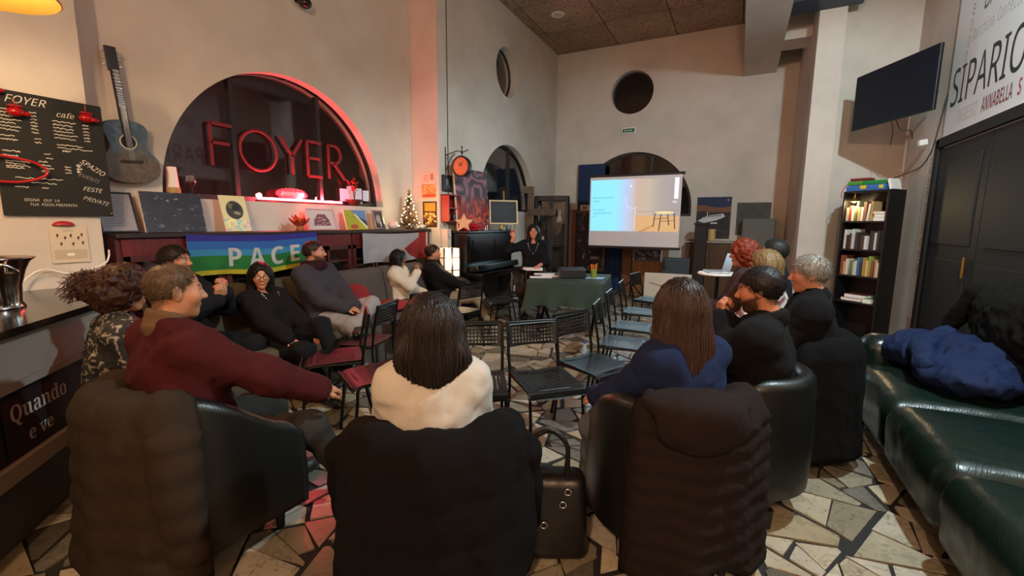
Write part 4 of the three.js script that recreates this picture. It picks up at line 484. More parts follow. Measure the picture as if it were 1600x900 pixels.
  const ship = canvasTex(256, 330, (g, w, h) => { g.fillStyle = '#1c2a4c'; g.fillRect(0, 0, w, h); g.fillStyle = '#7a4c34'; g.beginPath(); g.moveTo(0, 70); g.bezierCurveTo(60, 40, 120, 110, 256, 70); g.lineTo(256, 120); g.bezierCurveTo(120, 150, 60, 90, 0, 120); g.fill(); g.fillStyle = '#2b2326'; g.fillRect(0, 120, w, 210); for (let i = 0; i < 40; i++) { g.fillStyle = ['#3c2e2c', '#4a3a34', '#1c1a22'][i % 3]; g.fillRect(R() * w, 130 + R() * 190, 40, 10); } g.fillStyle = '#c9ccd0'; g.strokeStyle = '#c9ccd0'; g.beginPath(); g.moveTo(10, 190); g.lineTo(70, 150); g.lineTo(200, 130); g.lineTo(215, 155); g.lineTo(150, 185); g.lineTo(60, 205); g.fill(); g.fillStyle = '#2b2326'; for (let i = 0; i < 9; i++) g.fillRect(60 + i * 15, 152 - i * 1.5, 8, 10); g.fillStyle = '#c9ccd0'; g.fillRect(110, 200, 50, 12); g.fillRect(80, 118, 6, 40); g.beginPath(); g.arc(230, 24, 6, 0, 7); g.fill(); });
  picture('ship_poster', 'dark blue poster with white lettering over brown waves on the back wall', 'poster', [-.49, 1.2, ZB + .003], 0, .65, .85, ship, { depth: .01 });
  single('cream_candle', lathe([[.001, 0], [.07, 0], [.072, .01], [.07, .235], [.06, .24], [.001, .225]], 24, -.48, 1.16, -9.93), M('#c9a868', .6), 'thick cream candle on the ledge in front of the poster', 'candle');
  const gp = dataTex(64, (u, v) => { const n = tileNoise(u, v, 6, 95, 4); return [.22 + .12 * n, .22 + .11 * n, .21 + .1 * n]; }, true);
  picture('grey_collage', 'grey collage sheet pinned right of the ship poster', 'poster', [.24, 1.28, ZB + .003], 0, .6, .65, gp, { depth: .008, back: M('#5b5a55', .8) });
  const gc = thing('grey_cupboard', 'plain grey-green cupboard against the back wall beside the pillar', 'cupboard', [.335, 0, -10.03]); part(gc, 'body', rbox(.56, 1.6, .4, .008, 0, .81, 0), M('#5c605a', .75)); part(gc, 'door', rbox(.52, 1.5, .02, .006, 0, .82, .205), M('#61655f', .75)); part(gc, 'handle', bar([.2, .8, .23], [.2, .92, .23], .008), mats.chrome);
  // exit sign
  const ex = thing('exit_sign', 'small green and white emergency exit sign high on the back wall', 'sign', [-2.3, 3.44, ZB], 0); part(ex, 'housing', rbox(.3, .13, .05, .006, 0, .065, .026), mats.white); part(ex, 'panel', tr(new THREE.PlaneGeometry(.26, .085), 0, .065, .053), M('#ffffff', .5, { map: canvasTex(128, 42, g => { g.fillStyle = '#2c6a50'; g.fillRect(0, 0, 128, 42); g.fillStyle = '#cfe0d6'; g.fillRect(46, 18, 40, 6); g.beginPath(); g.moveTo(86, 11); g.lineTo(100, 21); g.lineTo(86, 31); g.fill(); g.fillRect(24, 8, 8, 26); }) }));
  const rs = dataTex(64, () => .5, false);
}
// ------------------------------------------------------------ projection screen
{
  const W = 1.68, Hh = 1.3, cx = -1.79, z = -8.6, y0 = 1.07; const t = thing('projection_screen', 'white projection screen showing a blue slide with a wooden stool photo', 'screen', [cx, 0, z], -.02);
  part(t, 'sheet', box(W, Hh, .006, 0, y0 + Hh / 2, 0), M('#d0cdd0', .85));
  const tex = canvasTex(1024, 620, (g, w, h) => {
    let gr = g.createLinearGradient(0, 0, w, 0); gr.addColorStop(0, '#8fe6fb'); gr.addColorStop(.3, '#96e6fb'); gr.addColorStop(.4, '#b4cdf2'); gr.addColorStop(.48, '#c6c0d0'); gr.addColorStop(.54, '#c9ae9c'); gr.addColorStop(.66, '#c3b2a0'); gr.addColorStop(.8, '#aea09c'); gr.addColorStop(1, '#a59a9a'); g.fillStyle = gr; g.fillRect(0, 0, w, h);
    g.fillStyle = '#d9aa76'; g.beginPath(); g.moveTo(540, 430); g.lineTo(1024, 440); g.lineTo(1024, h); g.lineTo(560, h); g.fill(); g.fillStyle = '#c48e58'; g.beginPath(); g.moveTo(580, h); g.lineTo(740, 540); g.lineTo(760, 548); g.lineTo(640, h); g.fill();
    g.strokeStyle = '#8e6f5c'; g.lineWidth = 3; g.beginPath(); g.moveTo(560, 390); g.lineTo(1024, 372); g.stroke();
    g.strokeStyle = '#5d4a40'; g.lineWidth = 12; for (const [a, b, c, d] of [[765, 400, 748, 565], [830, 410, 812, 612], [902, 405, 918, 545], [970, 400, 985, 590]]) { g.beginPath(); g.moveTo(a, b); g.lineTo(c, d); g.stroke(); } g.lineWidth = 6; for (const [a, b, c, d] of [[758, 470, 905, 462], [822, 500, 975, 490]]) { g.beginPath(); g.moveTo(a, b); g.lineTo(c, d); g.stroke(); }
    g.fillStyle = '#e6d49c'; g.beginPath(); g.ellipse(865, 398, 108, 18, 0, 0, 7); g.fill(); g.fillStyle = '#f2f6fc'; g.fillRect(960, 0, 46, 240); g.fillStyle = '#c9c4c8'; g.fillRect(945, 262, 50, 26);
    g.strokeStyle = '#dfeaf8'; g.lineWidth = 5; g.beginPath(); g.moveTo(420, 200); g.lineTo(440, 330); g.lineTo(520, 350); g.lineTo(560, 330); g.moveTo(540, 350); g.lineTo(530, 600); g.stroke(); g.fillStyle = '#eef6ff'; g.beginPath(); g.arc(478, 82, 12, 0, 7); g.fill();
    g.fillStyle = '#2f8fa8'; g.font = '25px sans-serif'; g.fillText('Ma avrei voluto che tu', 30, 222); g.fillText('capissi...', 30, 262); g.fillText('Chi scrive ha', 30, 370); g.fillText('voglia di essere letto,', 30, 410); g.fillText('no?', 30, 450);
  });
  const pg = new THREE.PlaneGeometry(W - .04, 1.0 * .96); pg.translate(-.0, y0 + Hh - .055 - .48, .005); part(t, 'projected_slide', pg, M('#000000', .9, { emissive: new THREE.Color(1, 1, 1), emissiveMap: tex, emissiveIntensity: 1.12 }));
  part(t, 'top_case', rbox(W + .08, .05, .06, .012, 0, y0 + Hh + .02, -.02), mats.black); part(t, 'bottom_bar', rbox(W + .06, .045, .03, .01, 0, y0 - .02, 0), mats.black); part(t, 'mast', bar([0, .1, -.05], [0, y0 + Hh + .02, -.05], .014), mats.blackMetal);
  for (let k = 0; k < 3; k++) { const a = k * 2.094 + .5; part(t, 'leg', bar([0, .4, -.05], [Math.sin(a) * .4, .02, -.05 + Math.cos(a) * .4], .011), mats.blackMetal); }
  const l = new THREE.RectAreaLight(new THREE.Color(.55, .85, 1.0), LIGHT.screen, W * .9, .9); l.position.set(cx, y0 + Hh - .55, z + .03); l.lookAt(cx, y0 + Hh - .55, z + 2); scene.add(l);
}
// ------------------------------------------------------------ presenter's table
{
  const t = thing('folding_table', 'folding table with dark crossed legs under the green cloth', 'table', [-2.08, 0, -6.02], .16); const w = 1.0, d = 1.1;
  part(t, 'tabletop', rbox(w, .03, d, .008, 0, .725, 0), M('#5a4a3c', .7)); for (const s of [-1, 1]) { part(t, 'leg', [strip([s * .4, .02, -.42], [s * .4, .71, .42], .035, .03), bar([s * .4, .015, -.42], [s * .32, .015, -.42], .014)], mats.blackMetal); part(t, 'leg', [strip([s * .36, .02, .42], [s * .36, .71, -.42], .035, .03), bar([s * .36, .015, .42], [s * .28, .015, .42], .014)], mats.blackMetal); } part(t, 'crossbar', bar([-.4, .36, 0], [.4, .36, 0], .012), mats.blackMetal);
  const c = thing('green_tablecloth', 'dark green cloth draped over the presenter table', 'tablecloth', [-2.08, 0, -6.02], .16);
  const g = gridGeo(96, 16, (u, v) => { const a = u * Math.PI * 2; const sx = w / 2 + .012, sz = d / 2 + .012; const k = 1 / Math.max(Math.abs(Math.cos(a)) / sx, Math.abs(Math.sin(a)) / sz); let x = Math.cos(a) * k, z = Math.sin(a) * k; const corner = Math.pow(Math.min(Math.abs(x) / sx, Math.abs(z) / sz), 6); if (v < .3) { const q = v / .3; return [x * q, .748, z * q]; } const q = (v - .3) / .7; const out = .02 + .03 * q * Math.sin(u * 70) * q + .09 * corner * q; const drop = (.33 + .12 * corner) * q; const L = Math.hypot(x, z); return [x * (1 + out * q / L * .9), .745 - drop, z * (1 + out * q / L * .9)]; }, true);
  part(c, 'cloth', g, M('#27392e', .85, { side: THREE.DoubleSide, bump: T.fabric, bumpScale: .0006 }));
  const P = thing('projector', 'black box projector on the green cloth, its beam towards the screen', 'projector', [-2.05, .749, -5.95], .5); part(P, 'body', rbox(.36, .125, .3, .012, 0, .064, 0), M('#16181c', .4)); part(P, 'lens', cyl(.04, .04, .04, .06, .065, -.16, 24, Math.PI / 2), mats.chrome); part(P, 'top_panel', rbox(.34, .006, .28, .002, 0, .129, 0), M('#2a3038', .3)); for (let i = 0; i < 5; i++) part(P, 'vent_slot', box(.002, .006, .16, .181, .03 + i * .015, 0), mats.black);
  const R = rng(88); for (const [x, z, a, lab] of [[-2.42, -5.72, .5, 'white sheet at the front left of the green table'], [-2.33, -5.92, .2, 'white sheet lying between the front sheet and the projector'], [-2.52, -6.1, .4, 'white sheet at the back left of the green table']]) single('paper_sheet', box(.3, .002, .21, x, .7505 + R() * .002, z, 0, a), mats.paper, lab, 'paper');
  single('pale_blue_folder', box(.24, .006, .2, -1.72, .753, -6.0, 0, .1), M('#8fb4cc', .7), 'pale blue folder under the pencil cup', 'folder');
  const cup = thing('pencil_cup', 'green-yellow tumbler on the right of the projector', 'cup', [-1.74, .757, -5.98]); part(cup, 'body', lathe([[.001, 0], [.038, 0], [.046, .12], [.043, .12], [.036, .006], [.001, .006]], 24), M('#7d8a35', .4));
  for (let i = 0; i < 9; i++) { const a = i * .7, r = .022; single('orange_pencil', bar([-1.74 + Math.cos(a) * r * .6, .765, -5.98 + Math.sin(a) * r * .6], [-1.74 + Math.cos(a) * r * 2.0, .93 + .03 * R(), -5.98 + Math.sin(a) * r * 2.0], .0065, 6), M('#c8742a', .6), 'orange pencil standing in the tumbler on the green table', 'pencil', 'pencils in the tumbler'); }
  const bt = thing('plastic_bottle', 'small clear bottle with a blue cap on the floor behind the chairs', 'bottle', [-1.42, 0, -4.62]); part(bt, 'body', lathe([[.001, 0], [.03, 0], [.032, .01], [.032, .14], [.014, .18], [.014, .2], [.001, .2]], 20), M('#b8c4d0', .1, { transparent: true, opacity: .6 })); part(bt, 'cap', cyl(.016, .016, .022, 0, .21, 0, 16), M('#2a4ab8', .4));
}
// laptop on a small round stand by the right row
{
  const t = thing('round_side_table', 'small white round table on a black post beside the redhead', 'table', [-.18, 0, -5.55]); part(t, 'top', lathe([[.001, .96], [.2, .96], [.21, .95], [.21, .94], [.2, .93], [.001, .93]], 36), mats.white); part(t, 'post', cyl(.025, .02, .93, 0, .465, 0), mats.blackMetal); part(t, 'base', lathe([[.001, .03], [.05, .03], [.2, .01], [.2, 0], [.001, 0]], 28), mats.blackMetal);
  const l = thing('laptop', 'open slim laptop on the small white round table', 'laptop', [-.2, .962, -5.55], -1.3); part(l, 'keyboard_base', rbox(.3, .014, .21, .005, 0, .008, 0), M('#b4b6ba', .4, { metalness: .5 })); part(l, 'lid', rbox(.3, .2, .01, .004, 0, .11, -.13, -.25), M('#b4b6ba', .4, { metalness: .5 }));
}
// ------------------------------------------------------------ perforated metal-framed chairs
function makeChair(color, label) {
  const t = thing('stacking_chair', label, 'chair', [0, 0, 0], 0, 'black stacking chairs'); const pm = M(color, .48), fm = M('#0e0e0f', .35, { metalness: .4 });
  // seat: slotted shell, front edge rolled down; back at -z
  const zs = z => .44 + .012 * Math.cos((z + .2) * 5) - (z > .16 ? Math.pow((z - .16) / .07, 2) * .03 : 0);
  const sg = (x0, x1, z0, z1, n) => gridGeo(2, n, (u, v) => { const x = mix(x0, x1, u), z = mix(z0, z1, v); return [x, zs(z) - .012 * (1 - Math.pow(x / .2, 2)), z]; });
  const solid = (g) => { const b = g.clone(); b.translate(0, -.007, 0); return [g, b]; };
  const pieces = [...solid(sg(-.2, .2, -.21, -.16, 2)), ...solid(sg(-.2, .2, .13, .23, 8)), ...solid(sg(-.2, -.165, -.16, .13, 6)), ...solid(sg(.165, .2, -.16, .13, 6))];
  for (let i = 0; i < 12; i++) { const x = -.165 + i * .0275 + .004; pieces.push(...solid(sg(x, x + .0195, -.16, .13, 5))); }
  const smt = pm.clone(); smt.side = THREE.DoubleSide; part(t, 'seat', [...pieces, box(.4, .024, .006, 0, .425, .232)], smt);
  // backrest with holes
  const bs = new THREE.Shape(); const bw = .19, b0 = 0, b1 = .175, r = .035; bs.moveTo(-bw, b0 + .0); bs.quadraticCurveTo(0, b0 + .02, bw, b0); bs.lineTo(bw, b1 - r); bs.quadraticCurveTo(bw, b1, bw - r, b1); bs.lineTo(-bw + r, b1); bs.quadraticCurveTo(-bw, b1, -bw, b1 - r); bs.lineTo(-bw, b0);
  for (let j = 0; j < 5; j++) for (let i = 0; i < 13; i++) { const h = new THREE.Path(), cx = -.15 + i * .025, cy = .035 + j * .026, q = .0075; h.moveTo(cx - q, cy - q); h.lineTo(cx + q, cy - q); h.lineTo(cx + q, cy + q); h.lineTo(cx - q, cy + q); h.lineTo(cx - q, cy - q); bs.holes.push(h); }
  const bg = extrude(bs, .008, 0, 6); { const p = bg.attributes.position; for (let i = 0; i < p.count; i++) p.setZ(i, p.getZ(i) - .028 * (1 - Math.pow(p.getX(i) / .19, 2))); bg.computeVertexNormals(); } tr(bg, 0, .615, -.238, -.16); part(t, 'backrest', bg, smt);
  for (const s of [-1, 1]) {
    part(t, 'back_upright', tube([[s * .19, .0, -.27], [s * .19, .3, -.215], [s * .19, .45, -.212], [s * .192, .62, -.238], [s * .188, .79, -.27]], .011, false, 8, 24), fm);
    part(t, 'front_leg', tube([[s * .185, .0, .235], [s * .185, .3, .2], [s * .185, .41, .19], [s * .185, .425, .12], [s * .188, .425, -.2]], .011, false, 8, 24, .2), fm);
    for (const [z, n] of [[-.27, 0], [.235, 1]]) part(t, 'foot_cap', cyl(.014, .013, .02, s * .1875, .01, z, 10), mats.black);
  }
  part(t, 'crossbar', bar([-.185, .425, .16], [.185, .425, .16], .009), fm); part(t, 'crossbar', bar([-.19, .425, -.19], [.19, .425, -.19], .009), fm); part(t, 'top_rail', bar([-.188, .79, -.27], [.188, .79, -.27], .011), fm);
  return t;
}
{
  const deg = a => a * D2R; const list = [
    [-1.5, -2.47, 32, 'black perforated chair just right of the dark-haired woman in white'], [-1.11, -2.74, 45, 'black perforated chair, second right of the dark-haired woman in white'], [-.91, -3.24, 64, 'black perforated chair third in the curve, between two facing chairs'], [-.84, -3.96, 97, 'black chair fourth in the curve with a slatted seat facing right'], [-.91, -4.66, 95, 'black chair fifth in the curve, beside the table leg'], [-.98, -5.5, 95, 'black chair sixth in the curve, just past the table corner'], [-1.02, -6.45, 80, 'black chair farthest in the curve, before the low cream heater'],
    [-2.8, -2.44, -42, 'black chair with reddish sheen, its perforated back below the seated man in grey', 1], [-2.98, -2.92, -75, 'black chair with a red-lit slatted seat next to the seated woman with glasses', 1], [-2.22, -2.32, -30, 'black chair with a brown-lit seat left of the dark-haired woman in white', 1], [-3.02, -3.75, -115, 'black chair turned towards the red cushions on the couch'], [-3.0, -4.5, -105, 'black chair in front of the woman wearing a white jumper'], [-2.9, -5.42, -40, 'left of the two black chairs in front of the piano'], [-3.08, -5.92, -38, 'right of the two black chairs in front of the piano'],
    [-.3, -3.15, -70, 'black chair under the woman in the striped scarf'], [-.02, -4.35, -75, 'black chair under the redhead at the right end of the row']];
  const proto = makeChair('#101112', list[0][3]);
  list.forEach(([x, z, a, lab], i) => { if (i === 14) return; if (i === 0) { proto.position.set(x, 0, z); proto.rotation.y = deg(a); } else copyOf(proto, i === 15 ? [.05, 0, -4.42] : [x, 0, z], deg(a), lab); });
  copyOf(proto, [.2, 0, -4.0], deg(-90), 'black chair under the blond woman in the right row');
}
// ------------------------------------------------------------ tub armchairs
const TUB = { R: .285, A: .30, half: .045 };
function uPath(s) { const q = TUB.R * Math.PI / 2; if (Math.abs(s) <= q) { const a = s / TUB.R; return { x: TUB.R * Math.sin(a), z: -TUB.R * Math.cos(a), nx: Math.sin(a), nz: -Math.cos(a) }; } const g = Math.sign(s); return { x: g * TUB.R, z: Math.abs(s) - q, nx: g, nz: 0 }; }
const UL = TUB.R * Math.PI / 2 + TUB.A;
const tubTop = (s, h) => h - (h - .56) * sstep(.35, 1.0, Math.abs(s) / UL) - .05 * sstep(.93, 1, Math.abs(s) / UL);
function tubShell(h) {
  const prof = []; const w = TUB.half; // loop from inner bottom over the top to outer bottom
  const g = gridGeo(22, 44, (u, v) => { const s = mix(-UL, UL, v), p = uPath(s), top = tubTop(s, h); const k = u * 22; let n, y; if (k <= 7) { n = -w; y = mix(.1, top - w, k / 7); } else if (k <= 14) { const a = Math.PI * (1 - (k - 7) / 7); n = w * Math.cos(a); y = top - w + w * Math.sin(a); } else if (k < 22) { n = w + .012 * Math.sin(Math.PI * (k - 14) / 8); y = mix(top - w, .1, (k - 14) / 8); } else { n = -w; y = .1; } return [p.x + p.nx * n, y, p.z + p.nz * n, s, y]; }, true, true); return g;
}
function makeTub(label, pos, face, h = .8, mat = mats.tubBlack) {
  const t = thing('tub_armchair', label, 'armchair', [pos[0], 0, pos[1]], face * D2R, 'dark leather tub armchairs'); part(t, 'shell', tubShell(h), mat, 'curved wrap-around back and arms');
  const c = extrude((() => { const s = new THREE.Shape(), r = TUB.R - TUB.half - .006; s.moveTo(-r, -TUB.A - .03); s.lineTo(r, -TUB.A - .03); s.lineTo(r, 0); s.absarc(0, 0, r, 0, Math.PI, false); s.lineTo(-r, -TUB.A - .03); return s; })(), .1, .025, 16); c.rotateX(-Math.PI / 2); c.translate(0, .3, 0); part(t, 'seat_cushion', c, mat); part(t, 'seat_base', box(.46, .2, .5, 0, .2, .05), mat);
  for (const [a, b] of [[-.2, .24], [.2, .24], [-.2, -.2], [.2, -.2]]) part(t, 'leg', cyl(.018, .024, .1, a, .05, b, 12), mats.black); return t;
}
// a coat laid over the back of a tub chair
function drapeCoat(name, label, pos, face, h, o) {
  const t = thing(name, label, 'coat', [pos[0], 0, pos[1]], face * D2R); const w = o.half ?? .5, hem = o.hem ?? .12, puff = o.puff ?? .014, pitch = o.pitch ?? .075, th = .022, seed = o.seed ?? 1, off = o.shift ?? 0, flare = o.flare ?? .06;
  const m = M(o.color, .95, { phys: true, specularIntensity: .22, bump: T.fine, bumpScale: .0012 });
  const NU = 76, NV = 60; const inner = o.inside ?? .16;
  const g = gridGeo(NU, NV, (u, v) => {
    const s = mix(-w, w, v) + off, p = uPath(s), top = tubTop(s, h), edge = Math.min(v, 1 - v) * 2; const hw = TUB.half + .006; let k = u * NU; const outer = k < 44; const kk = outer ? k / 44 : 1 - (k - 44) / (NU - 44); // path parameter 0 inside .. 1 hem
    const hemY = hem + .05 * vnoise(v * 5, seed, 1) + (o.hemCurve ?? 0) * Math.pow(2 * v - 1, 2); const L1 = inner, L2 = Math.PI * hw, L3 = top - hw - hemY, L = L1 + L2 + L3; const d = kk * L; let n, y, nn, ny;
    if (d < L1) { n = -hw; y = top - hw - (L1 - d); nn = -1; ny = 0; } else if (d < L1 + L2) { const a = Math.PI * (1 - (d - L1) / L2); n = hw * Math.cos(a); y = top - hw + hw * Math.sin(a); nn = Math.cos(a); ny = Math.sin(a); } else { const q = (d - L1 - L2) / L3; n = hw + .012 + flare * q * (.6 + .4 * vnoise(v * 7, q * 2, seed)); y = top - hw - (d - L1 - L2); nn = 1; ny = 0; }
    const fold = .012 * fbm(v * 14, d * 3, seed + 3, 4) + .006 * Math.sin(v * 34 + seed + 3 * vnoise(v * 4, d * 3, seed)) + .006 * fbm(v * 40, d * 22, seed, 2); const q1 = Math.abs(Math.sin(Math.PI * (d + .015 * vnoise(v * 6, d * 3, seed)) / pitch)); const e = (outer ? th + puff * Math.pow(q1, .6) + Math.max(-.012, fold) : 0.001) * sstep(0, .12, edge) + (outer ? .004 : 0);
    return [p.x + p.nx * (n + nn * e), y + ny * e, p.z + p.nz * (n + nn * e), s, d];
  }, true, true);
  part(t, 'shell', g, m);
  for (const sl of o.sleeves ?? []) { // [s, top drop, length, lean]
    const p = uPath(sl[0]), top = tubTop(sl[0], h), r0 = sl[4] ?? .085, out = .075; const N = 26; const len = sl[2], lean = sl[3] ?? 0; const tx = -p.nz, tz = p.nx;
    const g2 = gridGeo(22, N, (u, v) => { const a = u * Math.PI * 2, q = v; const r = mix(r0, r0 * .72, q) * (.25 + .75 * sstep(0, .12, q)) * (1 - .25 * sstep(.96, 1, q)) + .012 * Math.abs(Math.sin(Math.PI * q * len / pitch)) + .008 * fbm(u * 4, q * 6, seed + 9); const y = top - sl[1] - len * q + r * 0; const cx = p.x + p.nx * (out + .03 * Math.sin(q * 3)) + tx * lean * q, cz = p.z + p.nz * (out + .03 * Math.sin(q * 3)) + tz * lean * q; return [cx + r * (Math.cos(a) * tx * 1.0 + Math.sin(a) * p.nx * .75), y, cz + r * (Math.cos(a) * tz * 1.0 + Math.sin(a) * p.nz * .75), u * .5, q * len]; }, true, true);
    part(t, 'sleeve', g2, m);
  }
  if (o.hood) { const top = tubTop(0, h); part(t, 'hood', nets((x, y, z) => smin(sdEll(x, y - top - .015, z + TUB.R + .02, .2, .05, .11), sdEll(x, y - top + .05, z + TUB.R + .1, .17, .1, .06), .05) + .012 * fbm(x * 12, y * 12, z * 12) - .004, [-.26, top - .2, -TUB.R - .25], [.26, top + .12, -TUB.R + .16], .014), m); }
  return t;
}
makeTub('dark tub armchair under the man in the maroon sweater', [-2.12, -1.06], 182, .82);
drapeCoat('padded_coat', 'brown-grey padded coat over the armchair of the man in maroon', [-2.12, -1.06], 182, .82, { color: '#2b221a', half: .42, hem: .1, seed: 2, pitch: .12, shift: .1, sleeves: [[.5, .04, .55, .06], [-.25, .05, .6, -.02]] });
makeTub('dark tub armchair under the dark-haired woman in white', [-1.07, -1.44], 216, .74);
drapeCoat('black_coat', 'black coat over the armchair of the woman in white, left sleeve hanging', [-1.07, -1.44], 216, .74, { color: '#0d0b0b', half: .5, hem: .08, seed: 5, pitch: .16, puff: .008, flare: .09, shift: .04, sleeves: [[.47, .02, .6, .16, .1], [-.42, .06, .58, -.02]] });
makeTub('dark tub armchair under the woman in the blue hooded jacket', [-.23, -2.06], 205, .8);
drapeCoat('puffer_jacket', 'brown quilted puffer jacket over the armchair of the long-haired woman', [-.23, -2.06], 205, .8, { color: '#1e1715', half: .36, hem: .1, seed: 9, pitch: .075, puff: .02, shift: -.15, hood: true, sleeves: [[-.5, .04, .5, -.02, .09]] });
makeTub('dark tub armchair with a worn rim under the bearded man', [.075, -2.64], 258, .77);
makeTub('dark tub armchair under the white-haired man', [.38, -3.42], 264, .8);
drapeCoat('long_black_coat', 'long black coat hanging over the armchair of the white-haired man', [.38, -3.42], 264, .8, { color: '#0a0a0b', half: .46, hem: .06, seed: 14, pitch: .4, puff: .004, sleeves: [[-.4, .03, .55, -.02, .09]] });
// ------------------------------------------------------------ long couch by the left wall
{
  const bm = M('#4a3e36', .85, { bump: T.fabric, bumpScale: .001 }), z0 = -1.78, z1 = -5.08;
  const seg = [[-1.75, -3.42, 'olive-brown fabric couch, nearer half behind the woman with glasses', '#4a4030'], [-3.46, -5.12, 'grey-brown fabric couch, farther half with the red cushions', '#4c423c']];
  for (const [a, b, lab, c] of seg) {
    const t = thing('fabric_couch', lab, 'couch', [0, 0, 0]); const L = a - b, zc = (a + b) / 2; const m = M(c, .9, { bump: T.fabric, bumpScale: .001 });
    part(t, 'base', rbox(.82, .3, L, .03, -3.7, .16, zc), m); const n = 2; for (let i = 0; i < n; i++) { const z = mix(a, b, (i + .5) / n), w = L / n - .01; part(t, 'seat_cushion', nets((x, y, zz) => { const px = x + 3.65, py = y - .37, pz = zz - z; return sdRB(px, py, pz, .34, .075 - .012 * (px * px + pz * pz) * 4 + .02, w / 2, .06) + .004 * fbm(x * 9, y * 9, zz * 9); }, [-4.05, .24, z - w / 2 - .05], [-3.25, .52, z + w / 2 + .05], .022), m);
      part(t, 'back_cushion', nets((x, y, zz) => { const px = (x + 4.0) + (y - .68) * .2, py = y - .68, pz = zz - z; return sdRB(px, py, pz, .09 + .02 * Math.cos(pz * 2.5), .26, w / 2, .07) + .006 * fbm(x * 8, y * 8, zz * 8); }, [-4.16, .36, z - w / 2 - .05], [-3.78, 1.02, z + w / 2 + .05], .022), m); }
    for (const s of [[-1, a - .0], [1, b]]) part(t, 'foot', rbox(.7, .05, .06, .01, -3.7, .026, s[1] + (s[0] < 0 ? -.1 : .1)), mats.darkWood);
  }
  const cush = (n, lab, x, y, z, ry, rx, c) => { const t = thing(n, lab, 'cushion', [x, y, z], ry); part(t, 'cover', nets((px, py, pz) => { const e = Math.max(Math.abs(px), Math.abs(pz)) / .2; return sdEll(px, py, pz, .21, .07, .21) * .6 + .4 * sdRB(px, py, pz, .2, .035, .2, .03) + .003 * fbm(px * 20, py * 20, pz * 20); }, [-.26, -.12, -.26], [.26, .12, .26], .014).rotateX(rx), M(c, .85, { bump: T.fabric, bumpScale: .0006 })); };
  cush('red_cushion', 'flat red cushion lying on the couch beside the woman in white', -3.62, .52, -4.02, .3, .05, '#8e1420'); cush('red_cushion', 'red cushion leaning on the couch back next to the man in grey', -3.82, .62, -3.66, 1.2, 1.0, '#7e121a');
}
